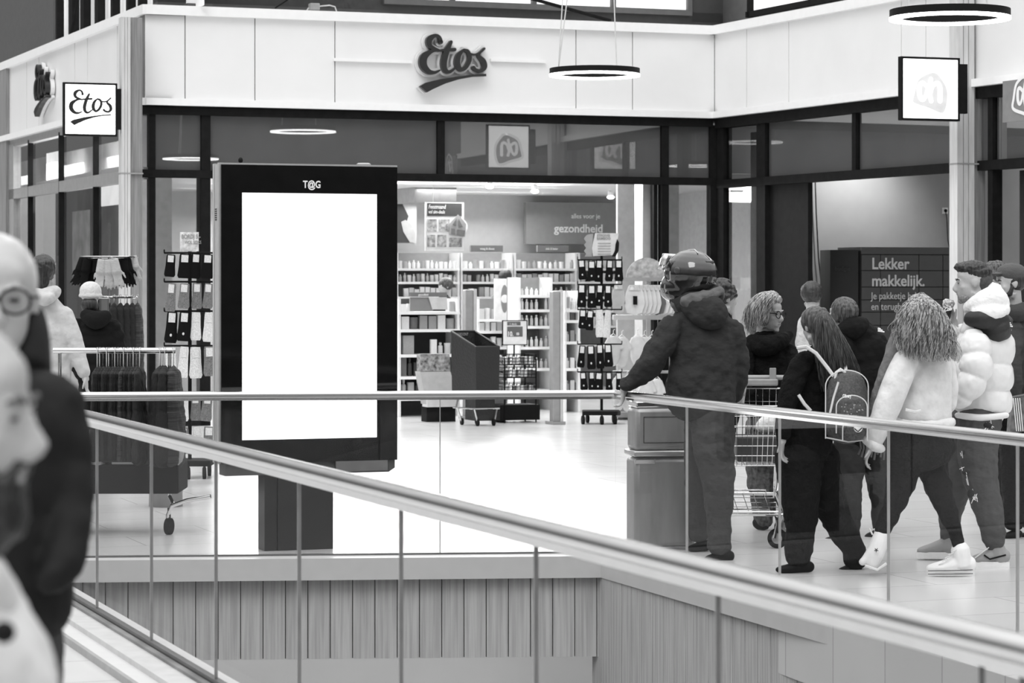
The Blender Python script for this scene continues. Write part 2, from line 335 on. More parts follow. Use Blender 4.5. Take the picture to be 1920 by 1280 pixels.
mb = MB(); mid.box(mb, -1.0, Um+2.5, 0, 3.0, DV, DV+.2); S('wall_shop_back', mb, M('shop_wall', .62, .7, amp=.03))
mb = MB(); mid.box(mb, .12, Um+3, 3.0, 3.05, .3, DV+.3); mid.box(mb, u(262), Um+3, 2.93, 3.6, .5, .55); S('ceiling_shop', mb, M('shop_ceiling', .72, .7, amp=.03))
mb = MB(); mid.box(mb, mid.U(1208, DV)-.05, mid.U(1208, DV), 0, 3, .6, DV); mb2 = mb; S('wall_shop_side', mb2, M('shop_side', .7, .7))
mb = MB(); mid.box(mb, mid.U(745, 7), mid.U(822, 7), 2.78, 3.0, 6.2, 7.0); S('trim_8', mb, MIDG)
mb = MB(); mid.box(mb, u(290), u(380), 0, 3.4, 1.6, 1.65); mid.box(mb, Um-.75, Um+.1, 0, 3.4, 1.3, 1.35); S('wall_window_backing', mb, M('window_backing', .5, .7))
mb = MB(); mid.box(mb, mid.U(372,1), mid.U(382,1), 0, 3.5, .9, 1.1); S('trim_9', mb, DARK)
# dark steel columns between the wings
def column(xa, xb, Y, z1, name, lab, m1, m2, dep=.16, ra_=.58):
    fr = Fr(P((xa+xb)/2, 0, Y), (.9367, .35)); r = empty(name, V((fr.O.x, fr.O.y, 0)), lab, 'column'); w0, w1 = fr.U(xa), fr.U(xb); wm = w0+(w1-w0)*ra_
    for a, b, mm, v in ((w0, w0+(wm-w0)*.34, m1, 0), (w0+(wm-w0)*.38, w0+(wm-w0)*.64, m1, .0), (w0+(wm-w0)*.68, wm, m1, 0), (wm+.01, w1, m2, .03)):
        mb = MB(); fr.box(mb, a, b, 0, z1, v, v+dep); obj('post_board', mb, mm, r, smooth=False)
    mb = MB(); fr.box(mb, w0-.004, w1+.004, 2.86, 2.875, -.004, dep); obj('joint_band', mb, MIDG, r, smooth=False)
    mb = MB(); fr.box(mb, w0+.01, w1-.01, 0, z1-.02, .05, dep-.02); obj('core', mb, DARK, r, smooth=False); return r
PLT = M('pale_timber', .55, .5, amp=.1, sc=3, stretch=(8,8,1))
column(228, 268, 29.3, 4.62, 'timber_column', 'tall pale and grey column between the two drugstore fronts', PLT, TIMBER, .16, .42)
column(1795, 1850, 26.9, 6.0, 'timber_column', 'tall pale and grey column behind the hanging supermarket sign', PLT, TIMBER)
mb = MB(); lef.box(mb, lef.U(-8), lef.U(18), 0, z_top, -.05, .1); S('trim_10', mb, TIMBER)
# ---------------------------------------------------------------- supermarket front (right wing)
ur = lambda x, v=.05: rgt.U(x, v)
mb = MB(); rgt.box(mb, 0, 11, 3.54, z_lip0, 0, .16); rgt.box(mb, 0, 11, 2.80, 2.90, .02, .14)
for a, b in ((1347, 1359), (1421, 1437), (1600, 1607)): rgt.box(mb, ur(a), ur(b), 2.85, 3.6, .03, .15)
for a, b in ((1347, 1359), (1421, 1437)): rgt.box(mb, ur(a), ur(b), 0, 2.85, .03, .15)
rgt.box(mb, ur(1437), ur(1508), 0, 2.82, .10, .16); rgt.box(mb, ur(1855), ur(1864), 0, 3.6, .03, .15)
S('wall_market_frame', mb, DARK)
for k, (a, b, z0, z1, g) in enumerate(((1359,1421,2.9,3.54,SHOPG), (1359,1421,.1,2.8,SHOPG), (1437,1600,2.9,3.54,SHOPG), (1607,1855,2.9,3.54,SHOPG), (1864,2050,2.9,3.54,SHOPG))):
    mb = MB(); rgt.box(mb, ur(a), ur(b), z0, z1, .07, .08); o = S('window_%d' % (10+k), mb, g)
    if k > 1: mb = MB(); rgt.box(mb, ur(a), ur(b), z0, z1, .088, .1); S('frosted_backing', mb, MATS['pane_backing'], parent=o)
mk = Fr(P(1650, 0, 33.2), (.9367, .35)); mb = MB(); mk.box(mb, mk.U(1480), mk.U(1960), 0, 3.7, 0, .1); S('wall_market_inner', mb, GREYW)
mb = MB(); rgt.box(mb, 0, 9, 3.58, 3.62, .2, 4.5); S('ceiling_market', mb, GREYW)
mb = MB(); rgt.box(mb, ur(1858), 11, 0, 2.8, .4, .45); S('door_1', mb, BLACK)
mb = MB(); rgt.box(mb, ur(1347), ur(1437)+.1, 0, 3.5, .5, .55); S('wall_market_backing', mb, M('dim_backing', .08, .7))
# left wing glazing
ul = lambda x, v=.05: lef.U(x, v)
GRF = M('grey_frame', .36, .4, .3)
mb = MB(); lef.box(mb, ul(18), LU-.35, 3.56, z_lip0, 0, .12); lef.box(mb, ul(18), LU-.1, 2.82, 2.96, -.01, .1); lef.box(mb, ul(18), ul(33), 0, 3.6, -.01, .1)
S('wall_side_frame', mb, GRF)
mb = MB()
for x in (60, 118, 183): lef.box(mb, ul(x), ul(x)+.035, 0, 3.6, -.01, .06)
S('trim_11', mb, DARK)
for k, (a, b) in enumerate(((33, 60), (61, 118), (120, 183), (184, 226))):
    for z0, z1 in ((2.96, 3.56), (.0, 2.82)):
        mb = MB(); lef.box(mb, ul(a), ul(b), z0, z1, .04, .05); S('window_%d' % (20+k), mb, CLEARG)
mb = MB(); lef.box(mb, 0, LU-4.5, 0, 3.6, 1.2, 1.25); S('wall_side_back', mb, M('side_backing', .42, .7, amp=.6, sc=.9))
# area lamps under the shop ceilings, some added to brighten shelves and side windows
ra = math.atan2(mid.u.y, mid.u.x)
for uu, vv in ((2.4, 1.6), (5.4, 1.6), (2.6, 3.8), (5.8, 3.8), (3.0, 6.2), (6.4, 6.2), (3.4, 8.2), (7.0, 8.2)):
    p = mid.w(uu, vv, 2.97); area('shop_lamp', p, 2.2, 70, (math.radians(-18), 0, ra), .7)
for uu in (2.6, 4.2, 5.8): area('track_spot', mid.w(uu, .9, 2.88), .9, 42, (math.radians(-62), 0, ra), .2); area('track_spot', mid.w(uu+.5, 5.0, 2.93), 1.2, 50, (math.radians(-60), 0, ra), .2)  # added fill lamps tilted inward to brighten the shelf fronts
p = mk.w(mk.U(1590), -1.0, 3.45); l = bpy.data.lights.new('market_spot', 'SPOT'); l.energy = 150; l.spot_size = math.radians(105); l.spot_blend = .9; l.shadow_soft_size = .15
o = bpy.data.objects.new('market_spot', l); COL.objects.link(o); o.location = p; tg = mk.w(mk.U(1590), 0, 2.45); o.rotation_euler = (tg-p).to_track_quat('-Z', 'Y').to_euler()
for q in (4, 8, 11.5): area('side_lamp', lef.w(q, .7, 3.4), 2.5, 110, (0, 0, math.atan2(lef.u.y, lef.u.x)), 1)  # added fill lamps that brighten the space behind the side glazing

area('lower_storey_lamp', (-1.5, 16.6, -.46), 5, 130, (math.radians(35), 0, 0), 1)  # added fill lamp under the slab, lifts the wall below the apron
# ---------------------------------------------------------------- lettering
ETOS = [[(1362,328,30),(1350,292,22),(1315,282,26),(1272,315,46),(1280,362,34),(1345,388,16)], [(1345,388,16),(1290,398,26),(1232,440,54),(1226,500,56),(1265,545,40),(1312,552,24),(1352,535,12)],
 [(1440,325,24),(1410,385,40),(1385,470,46),(1392,528,38),(1428,545,24),(1478,510,12)], [(1345,392,16),(1400,384,20),(1468,380,26)],
 [(1535,382,16),(1500,420,36),(1488,480,44),(1515,525,30),(1555,505,30),(1585,445,32),(1572,392,26),(1540,378,16)], [(1545,385,12),(1600,410,14),(1650,405,16),(1698,366,18)],
 [(1665,395,18),(1655,420,24),(1690,458,40),(1700,500,38),(1672,530,26),(1632,524,24),(1615,508,28)]]
THIN = [[(a, b, c*.8) for a, b, c in s] for s in ETOS]
SWO = [(1200,655),(1255,698),(1340,655),(1430,618),(1530,590),(1630,573),(1714,568),(1712,551),(1600,560),(1480,580),(1360,600),(1290,622)]
HOUSE = [(1245,540,24),(1298,565,24),(1368,682,24),(1332,842,24),(1200,812,24),(1078,772,24),(1085,700,24),(1115,605,24),(1180,560,24),(1245,540,24)]
AH = [HOUSE, [(1190,648,26),(1160,628,26),(1138,650,30),(1138,715,30),(1160,745,26),(1185,720,24),(1200,670,24),(1226,610,24)], [(1226,600,26),(1212,680,26),(1228,752,28)], [(1222,700,22),(1240,650,24),(1275,628,28),(1296,660,30),(1296,750,30)]]
def swoosh(mb, org, U, W, k, dep, c0):
    U = V(U); W = V(W); Nn = U.cross(W).normalized()
    poly = [V(org)+U*(x-c0[0])*k-W*(y-c0[1])*k for x, y in SWO]; n = len(poly)//2
    top = SWO[:7]; bot = SWO[7:][::-1]
    for i in range(6):                       # strip of quads keeps the concave outline clean
        a, b = SWO[1+min(i,5)], SWO[2+min(i,5)] if i < 5 else SWO[6]
    up = [(1200,655),(1245,628),(1360,598),(1480,578),(1600,560),(1712,550)]; dn = [(1255,698),(1300,674),(1395,631),(1500,597),(1610,575),(1714,568)]
    pt = lambda q: V(org)+U*(q[0]-c0[0])*k-W*(q[1]-c0[1])*k
    for i in range(5): mb.prism([pt(up[i]), pt(up[i+1]), pt(dn[i+1]), pt(dn[i])], Nn*dep)
INK = M('sign_ink', .018, .35); HALO = M('sign_halo', .74, .4); Z1 = V((0,0,1))
def etos_sign(fr, px, py, k, lab, v=0):
    c = fr.w(fr.U(px, v), v, fr.Z(px, py, v)); U = fr.u
    r = empty('shop_sign', c, lab, 'sign', 'dark script letters on the fascia')
    b = MB(); strokes(b, ETOS, c-fr.n*.0, U, Z1, k, .05, 34, (1455, 485)); swoosh(b, c-fr.n*.0, U, Z1, k*1.05, .045, (1455, 490)); obj('backing', b, HALO, r, smooth=False)
    a = MB(); strokes(a, ETOS, c-fr.n*.05, U, Z1, k, .06, 0, (1455, 485)); obj('lettering', a, INK, r, smooth=False)
    a = MB(); swoosh(a, c-fr.n*.05, U, Z1, k, .06, (1455, 485)); obj('swoosh', a, INK, r, smooth=False); return r
KM = mid.hit(845).y/F/4
etos_sign(mid, 844, 121, KM*1.02, 'dark script shop sign with swoosh on the wide fascia facing us', -.012)
r = etos_sign(lef, 90, 168, KM*1.02, 'dark script shop sign seen almost edge-on on the receding fascia', -.012)
for a, b, lb in ((624, 770, 'thin white mounting rail running along the fascia under the junction box'), (918, 1021, 'short thin white mounting rail between the script sign and the ring lamp')):
    mb = MB(); z_ = mid.Z((a+b)/2, 117); mid.box(mb, mid.U(a), mid.U(b), z_, z_+.035, -.045, -.001); obj('mounting_rail', mb, LIP, smooth=False, label=lb, cat='rail')
# box signs
def box_sign(fr, x0, x1, y0, y1, lab, draw, name='hanging_sign', t=.07, lit=LIT):
    u0, u1 = fr.U(x0), fr.U(x1); xm = (x0+x1)/2; z0, z1 = fr.Z(xm, y1), fr.Z(xm, y0)
    r = empty(name, fr.w((u0+u1)/2, t/2, z0), lab, 'sign'); mb = MB(); e = .022
    for a in ((u0, u0+e, z0, z1), (u1-e, u1, z0, z1), (u0+e, u1-e, z0, z0+e), (u0+e, u1-e, z1-e, z1)): fr.box(mb, *a, 0, t)
    obj('frame', mb, DARK, r, smooth=False)
    mb = MB(); fr.box(mb, u0+e, u1-e, z0+e, z1-e, .008, t-.008); obj('lit_panel', mb, lit, r, smooth=False)
    draw(r, fr.w((u0+u1)/2, .008, (z0+z1)/2), fr.u, (u1-u0)); draw(r, fr.w((u0+u1)/2, t-.008, (z0+z1)/2), -fr.u, (u1-u0)); 
    mb = MB(); fr.box(mb, u1, u1+.09, z0+.08, z1-.06, .005, t-.005); obj('bracket', mb, DARK, r, smooth=False); return r
def d_etos(r, c, U, wd):
    k = wd*.80/515; n = U.cross(Z1)
    a = MB(); strokes(a, THIN, c+V((0,0,.02)), U, Z1, k, .006, 5, (1455, 485)); obj('lettering', a, M('sign_grey_ink', .03, .6, spec=.1), r, smooth=False)
    a = MB(); swoosh(a, c+V((0,0,.02)), U, Z1, k*.96, .006, (1455, 475)); obj('swoosh', a, MATS['sign_grey_ink'], r, smooth=False)
def d_ah(r, c, U, wd):
    k = wd/455; a = MB(); Nn = U.cross(Z1); pt = lambda x, y: c+U*(x-1222)*k-Z1*(y-668)*k
    cp = catmull([h[:2]+(0,) for h in HOUSE], 3)[:-1]; mid_ = pt(1225, 690)
    for i in range(len(cp)): a.prism([mid_, pt(*cp[i][:2]), pt(*cp[(i+1)%len(cp)][:2])], Nn*.001)
    obj('emblem_field', a, M('emblem_field', .62, .5, emit=.28), r, smooth=False)
    a = MB(); strokes(a, AH, c+Nn*.0015, U, Z1, k, .002, 2, (1222, 668)); obj('emblem_line', a, M('emblem_line', .9, .5, emit=1.5), r, smooth=False)
box_sign(Fr(P(170, 200, 29.15), (.9367, .33)), 119, 220, 155, 255, 'square lit white box sign with thin script lettering on the column', d_etos)
box_sign(Fr(P(1745, 165, 26.35), (.94, .33)), 1690, 1800, 107, 226, 'square lit white box sign with a faint house emblem', d_ah)
fr = Fr(P(1905, 190, 24.5), (.40, -.9165)); r = empty('window_emblem', fr.w(0, 0, 2.9), 'grey house emblem panel hanging in the last dark window', 'sign')
mb = MB(); fr.box(mb, fr.U(1880), fr.U(1960), fr.Z(1900, 228), fr.Z(1900, 150), 0, .02); obj('panel', mb, M('emblem_panel', .22, .5), r, smooth=False)
a = MB(); strokes(a, AH, fr.w(fr.U(1922), -.002, fr.Z(1905, 176)), fr.u, Z1, .0013, .004, 0, (1222, 668)); obj('emblem_line', a, WHITE, r, smooth=False)
# ring lamps
def ring_lamp(px, py, Y, lab, cords):
    c = P(px, py, Y); r = empty('ring_lamp', c, lab, 'lamp', 'black ring pendant lamps over the mall'); R, n = .45, 64
    def rg(name, r0, r1, z0, z1, m):
        mb = MB(); mb.ring([[c+V((math.cos(t)*q, math.sin(t)*q, z)) for (q, z) in ((r0,z0),(r1,z0),(r1,z1),(r0,z1))] for t in [2*math.pi*i/n for i in range(n)]], closed=True); return obj(name, mb, m, r)
    rg('ring_housing', R-.075, R, .0, .055, BLACK); rg('light_strip', R-.07, R+.003, -.022, -.001, M('lamp_glow', .9, .5, emit=7))
    for a, b in cords: mb = MB(); mb.tube([c+V((a[0], a[1], .05)), c+V((b[0], b[1], b[2]))], .006, 6); obj('cord', mb, M('pale_cord', .6, .5), r)
ring_lamp(1115, 139, 26.0, 'black glowing ring lamp hanging before the drugstore fascia', [((-.36,0),(-.27,0,.78)), ((-.36,0),(-.27,0,1.6)), ((.22,0),(.16,0,1.6))])
ring_lamp(1781, 32, 19.6, 'black glowing ring lamp hanging above the house emblem sign', [((-.3,.1),(-.2,.1,1.5)), ((.3,.1),(.2,.1,1.5)), ((0,-.3),(0,-.2,1.5))])
# junction box + cable on the fascia
c = mid.w(mid.U(588, .1), .1, z_top); r = empty('junction_box', c, 'small grey junction box with a looped cable atop the fascia', 'box')
mb = MB(); mid.box(mb, mid.U(580,.1), mid.U(598,.1), z_top+.02, z_top+.1, .05, .15); obj('housing', mb, MIDG, r, smooth=False, bevel=.01)
mb = MB(); mb.tube([mid.w(mid.U(x,.1), .1, z_top+z) for x, z in ((574,0),(578,.04),(588,.05),(600,.07),(618,.085),(628,.07),(632,0))], .008, 6); obj('cable', mb, MATS['pale_cord'], r)
# ---------------------------------------------------------------- balustrades
def balustrade(pts, joints, name, lab, zt, rad, zb, gl, zg0, gap=.003):
    r = empty(name, V((pts[0].x, pts[0].y, 0)), lab, 'balustrade')
    z = V((0,0,zt)); mb = MB()
    for q in range(len(pts)-1):
        a, b = pts[q], pts[q+1]; mb.tube([a+z, b+z], rad, 20)
    for p in pts[1:-1]: mb.ell(p+z, (rad, rad, rad))
    obj('handrail', mb, STEEL, r)
    mb = MB()
    for q in range(len(pts)-1): mb.seg(pts[q]+V((0,0,zt-rad*1.05)), pts[q+1]+V((0,0,zt-rad*1.05)), rad*1.05, rad*.9)
    obj('glass_channel', mb, CHROME, r, smooth=False)
    for q in range(len(pts)-1):
        a, b = pts[q], pts[q+1]; u_ = (b-a).normalized(); L_ = (b-a).length; js = [0]+joints[q]+[L_]; side = u_.cross(Z1)
        for s0, s1 in zip(js, js[1:]):
            mb = MB(); h = zt-rad*1.2-zg0; c = a+u_*(s0+s1)/2+V((0,0,zg0+h/2)); mb.hexa(c, u_*(s1-s0-gap*2), side*.012, V((0,0,h))); obj('glass_panel', mb, gl, r, smooth=False)
        for s0 in joints[q]:
            mb = MB(); h = zt-rad*1.2-zg0; mb.hexa(a+u_*s0+V((0,0,zg0+h/2)), u_*gap*1.6, side*.014, V((0,0,h))); obj('joint_strip', mb, M('joint_steel', .5, .3, .8), r, smooth=False)
    mb = MB()
    for q in range(len(pts)-1): mb.seg(pts[q]+V((0,0,zb)), pts[q+1]+V((0,0,zb)), .03, .02)
    obj('base_channel', mb, M('channel_dark', .14, .4, .5), r, smooth=False); return r
def along(a, u_, px):                         # distance along a line where column px crosses it
    k = (px-960)/F; return (k*a.y-a.x)/(u_.x-k*u_.y)
fA = cA+fdir*.05
balustrade([cA+ldir*.05, rB, rC], [[along(cA, ldir, x)-.05 for x in (405, 825)], [along(rB, rdir, x) for x in (1288, 1462, 1666, 1908)]+[6.0, 7.5, 9.0]], 'glass_balustrade', 'glass balustrade with steel handrail on the shop side of the void', .98, .022, .012, RAILG, .02)
balustrade([fA, f0+fdir*13], [[along(fA, fdir, x) for x in (182, 284, 405, 561, 752, 1005, 1346, 1840)]+[11.5, 13.2]], 'glass_balustrade', 'glass balustrade whose handrail slopes across the picture nearest to us', 1.0, .03, .075, RAILF, .06, .0022)
# kerb under the near balustrade
nf = V((-fdir.y, fdir.x, 0)); nf = nf if nf.x < 0 else -nf
def strip(o0, o1, z0, z1, m, name): mb = MB(); mb.prism([p+V((0,0,z1)) for p in (cA+nf*o0, cA+nf*o1, fE+nf*o1, fE+nf*o0)], (0,0,z0-z1)); S(name, mb, m)
strip(.02, .16, -.002, .055, M('kerb_stone', .5, .5), 'trim_12'); strip(-.10, -.02, -.15, .06, MATS['apron_trim'], 'trim_13')
strip(.02, .05, .05, .068, M('kerb_dark', .16, .5, amp=.5, sc=3), 'trim_14'); strip(.16, .24, -.002, .03, MATS['apron_trim'], 'trim_15'); strip(.24, .26, -.002, .032, MIDG, 'trim_16')
# ---------------------------------------------------------------- totem
tf = Fr(P(415, 310, 15.95), (.9367, .35)); t0, t1 = tf.U(415), tf.U(745); zT, zB = tf.Z(415, 308), tf.Z(415, 870)
T = empty('advertising_totem', tf.w((t0+t1)/2, .1, 0), 'tall black advertising totem with a blank glowing white screen', 'display')
s0, s1, q0, q1 = tf.U(454), tf.U(707), tf.Z(454, 825), tf.Z(454, 361)
GLOSS = M('gloss_black', .004, .05, amp=.3, spec=.5); 
mb = MB()
for a in ((t0, t1, q1, zT), (t0, t1, zB, q0), (t0, s0, q0, q1), (s1, t1, q0, q1)): tf.box(mb, *a, 0, .02)
obj('bezel', mb, GLOSS, T, smooth=False)
mb = MB(); tf.box(mb, s0, s1, q0, q1, .006, .018); obj('screen', mb, SCREEN, T, smooth=False)
mb = MB(); tf.box(mb, t0-.012, t1+.006, zB-.0, zT+.012, .02, .05)
tf.box(mb, t0-.01, t1, zB, zT, .06, .12); tf.box(mb, t0-.012, t1, zB, zT+.01, .13, .17); tf.box(mb, t0+.004, t1-.01, zB, zT, .05, .19); obj('casing', mb, M('casing_grey', .40, .5, 0), T, smooth=False)
mb = MB(); [tf.box(mb, t0-.0135, t0-.011, tf.Z(405, 392)-i*.013, tf.Z(405, 392)-i*.013+.005, .07, .11) for i in range(6)]; obj('vent_slots', mb, BLACK, T, smooth=False)
mb = MB(); a = tf.w(t0+.03, .02, zB); b = tf.w(t1-.01, .02, zB); mb.prism([a, b, b-Z1*.05-tf.u*.0, b-Z1*.075-tf.u*.04, a-Z1*.075], tf.n*.15); obj('underside_tray', mb, M('tray_grey', .09, .5), T, smooth=False)
mb = MB(); tf.box(mb, tf.U(630), tf.U(727), zB-.065, zB-.0, .0, .016); obj('service_panel', mb, M('service_grey', .16, .5), T, smooth=False)
mb = MB(); tf.box(mb, tf.U(500), tf.U(523), 0, zB, .05, .20); tf.box(mb, tf.U(523)+.005, tf.U(628), 0, zB-.002, .04, .2); obj('pedestal', mb, M('pedestal_dark', .02, .3), T, smooth=False)
mb = MB(); mb.ell(tf.w(tf.U(455), .05, zT+.03), (.015,.015,.018)); mb.tube([tf.w(tf.U(455), .05, zT), tf.w(tf.U(455), .05, zT+.03)], .006); obj('camera_stub', mb, BLACK, T)
mb = MB(); mb.lathe(tf.w(tf.U(689), .08, zT+.008), [(.045,0),(.045,.012),(.035,.018)], 20); obj('antenna_cap', mb, MATS['casing_grey'], T)
text('maker_logo', 'T@G', .062, tf.w(tf.U(568), -.002, tf.Z(583, 352)), tf.u, WHITE, T, bold=.0015, xs=.78)
# ---------------------------------------------------------------- steel litter bin
c = P(1239, 0, 16.25); c.z = 0; k = c.y/F; r = empty('litter_bin', c, 'grey steel litter bin standing behind the handrail corner', 'bin'); hw = 59*k
BINM = M('bin_steel', .30, .42, .6, amp=.15, sc=4, stretch=(3,3,.6)); bf = Fr((c.x, c.y), (.98, .2)); zt_ = lambda y: H-(y-HZ)*k
mb = MB(); bf.box(mb, -hw+.0, hw, .02, zt_(855), -.12, .12); obj('lower_body', mb, BINM, r, bevel=.03)
mb = MB(); bf.box(mb, -hw-.008, hw+.008, zt_(853), zt_(842), -.13, .13); obj('rim_band', mb, M('bin_rim', .45, .3, .7), r, bevel=.01)
mb = MB(); bf.box(mb, -hw+.005, hw-.005, zt_(843), zt_(762), -.115, .115); obj('upper_body', mb, BINM, r, bevel=.03)
mb = MB(); bf.box(mb, -hw+.012, hw-.012, zt_(763), zt_(750), -.105, .105); obj('top_lid', mb, CHROME, r, bevel=.01)
mb = MB(); a, b = bf.U(1207, -.12)+.0, bf.U(1285, -.12)
for s_ in ((a, b, zt_(779)-.004, zt_(779)), (a, b, zt_(828), zt_(828)+.004), (a, a+.004, zt_(828), zt_(779)), (b-.004, b, zt_(828), zt_(779))): bf.box(mb, *s_, -.118, -.113)
obj('flap_outline', mb, DARK, r, smooth=False)
mb = MB(); bf.box(mb, bf.U(1194,-.17), bf.U(1232,-.17), zt_(866), zt_(858), -.128, -.11); obj('plate', mb, STEEL, r, smooth=False, bevel=.003)
# ---------------------------------------------------------------- people
SKIN = M('skin', .42, .5, amp=.06, sc=9, bump=.1, bsc=120); SKIND = M('skin_tan', .30, .5, amp=.07, sc=9)
def knit(name, g, **k): return M(name, g, .85, amp=k.pop('amp', .12), sc=14, bump=k.pop('bump', .5), bsc=k.pop('bsc', 22), spec=.12, bd=.05, **k)
def cloth(name, g, rough=.75): return knit(name, g, amp=.05, bump=.55, bsc=7, stretch=(1, 1, 1.5))
def hair_mat(name, lo, hi):
    if name in MATS: return MATS[name]
    m = bpy.data.materials.new(name); m.use_nodes = True; nt = m.node_tree; b = nt.nodes['Principled BSDF']; N = nt.nodes.new; L = nt.links.new
    tc = N('ShaderNodeTexCoord'); mp = N('ShaderNodeMapping'); mp.inputs['Scale'].default_value = (90, 90, 9); L(tc.outputs['Object'], mp.inputs[0])
    no = N('ShaderNodeTexNoise'); no.inputs['Scale'].default_value = 1; no.inputs['Detail'].default_value = 3; L(mp.outputs[0], no.inputs['Vector'])
    r = N('ShaderNodeValToRGB'); r.color_ramp.elements[0].position = .38; r.color_ramp.elements[1].position = .64
    r.color_ramp.elements[0].color = (lo,)*3+(1,); r.color_ramp.elements[1].color = (hi,)*3+(1,); L(no.outputs['Fac'], r.inputs[0]); L(r.outputs[0], b.inputs['Base Color'])
    b.inputs['Roughness'].default_value = .45; bp = N('ShaderNodeBump'); bp.inputs['Strength'].default_value = .5; bp.inputs['Distance'].default_value = .01
    L(no.outputs['Fac'], bp.inputs['Height']); L(bp.outputs[0], b.inputs['Normal']); MATS[name] = m; return m
H_BLACK = hair_mat('black_hair', .006, .035); H_BROWN = hair_mat('brown_hair', .015, .09); H_BLOND = hair_mat('blond_hair', .10, .50); H_GREY = hair_mat('grey_hair', .3, .6); H_WAVY = hair_mat('highlighted_hair', .04, .5)
EYE = M('eye_dark', .02, .15); LENS = glass('lens_glass', .95, 1.0)
def rot_of(yaw, pitch=0, roll=0):            # yaw 0 looks at the viewer, +90 looks towards the right of the view
    y = math.radians(yaw); f = V((math.sin(y), -math.cos(y), 0)); r = f.cross(Z1); B = Matrix((r, f, Z1)).transposed()
    return B @ Matrix.Rotation(math.radians(pitch), 3, 'X') @ Matrix.Rotation(math.radians(roll), 3, 'Y')
class Head:
    def __init__(s, cx, cy, hh, Y, yaw, pitch=0, roll=0, wide=1.0):
        s.c = P(cx, cy, Y); s.h = hh*Y/F; s.R = rot_of(yaw, pitch, roll); s.w = wide
    def p(s, x, y, z): return s.c+s.R@V((x*s.w, y, z))*s.h
    def e(s, mb, c, r, n=16): mb.ell(s.p(*c), (r[0]*s.h*s.w, r[1]*s.h, r[2]*s.h), s.R, n)
    def t(s, mb, pts, r, n=10): mb.tube([s.p(*q) for q in pts], [a*s.h for a in r], n)
    def skull(s, mb, nose=1.0, chin=1.0):
        s.e(mb, (0,-.05,.13), (.305,.385,.35), 20); s.e(mb, (0,.10,-.10), (.245,.265,.35), 20); s.e(mb, (0,.10,-.31), (.19,.20,.15))
        s.e(mb, (0,.262,-.405*chin), (.085,.07,.075)); s.e(mb, (0,.22,.17), (.22,.12,.16))
        for x in (-1, 1):
            s.e(mb, (x*.155,.215,-.10), (.085,.085,.075)); s.e(mb, (x*.125,.315,.062), (.085,.04,.032)); s.e(mb, (x*.125,.285,-.005), (.06,.05,.042))
            s.e(mb, (x*.295,-.03,-.02), (.035,.07,.10)); s.e(mb, (x*.315,-.05,.02), (.02,.065,.07)); s.t(mb, [(x*.19,.02,-.36),(x*.235,-.02,-.22)], [.06,.07])
            s.e(mb, (x*.042,.375,-.165*nose), (.034,.045,.032))
        s.t(mb, [(0,.335,.06),(0,.355,.0),(0,.395*nose,-.07),(0,.425*nose,-.125),(0,.405,-.165),(0,.35,-.18)], [.03,.034,.038,.046,.042,.03])
        s.e(mb, (0,.325,-.245), (.09,.04,.026)); s.e(mb, (0,.318,-.285), (.08,.04,.028)); s.e(mb, (0,.28,-.27), (.13,.07,.09))
        s.t(mb, [(0,-.10,-.15),(0,-.12,-.45),(0,-.16,-.75)], [.20,.205,.23], 16)
    def eyes(s, root, brow=True, bm=None, hm=None):
        for x in (-1, 1): mb = MB(); s.e(mb, (x*.125,.328,.0), (.045,.020,.016), 8); obj('eye', mb, EYE, root)
        for x in (-1, 1): mb = MB(); s.t(mb, [(x*.05,.352,.072),(x*.13,.352,.098),(x*.20,.31,.078)], [.012,.019,.010], 6); obj('eyebrow', mb, hm or H_BROWN, root)
        mb = MB(); s.t(mb, [(-.07,.352,-.263),(0,.366,-.262),(.07,.352,-.263)], [.004,.006,.004], 6); obj('mouth_line', mb, M('lip', .13, .4), root)
    def glasses(s, root, m=None, r=.098):
        m = m or BLACK; g = empty('eyeglasses', s.p(0,.37,0), None, None); g.parent = root; g.location = s.p(0,.37,0)-wloc(root); mb = MB()
        for x in (-1, 1): mb.tube([s.p(x*.13+math.cos(t)*r*1.1, .392-abs(math.cos(t))*.012, -.01+math.sin(t)*r*.92) for t in [2*math.pi*i/24 for i in range(24)]], .011*s.h, 6, True)
        s.t(mb, [(-.03,.40,.01),(.03,.40,.01)], [.011,.011])
        obj('rims', mb, m, g)
        mb = MB(); [s.t(mb, [(x*.235,.375,.02),(x*.30,.20,.03),(x*.32,-.02,.04),(x*.32,-.08,-.02)], [.010,.010,.010,.008]) for x in (-1, 1)]; obj('temples', mb, m, g)
        mb = MB(); [s.e(mb, (x*.13,.392,-.01), (r*1.05,.003,r*.85), 12) for x in (-1, 1)]; obj('lenses', mb, LENS, g)
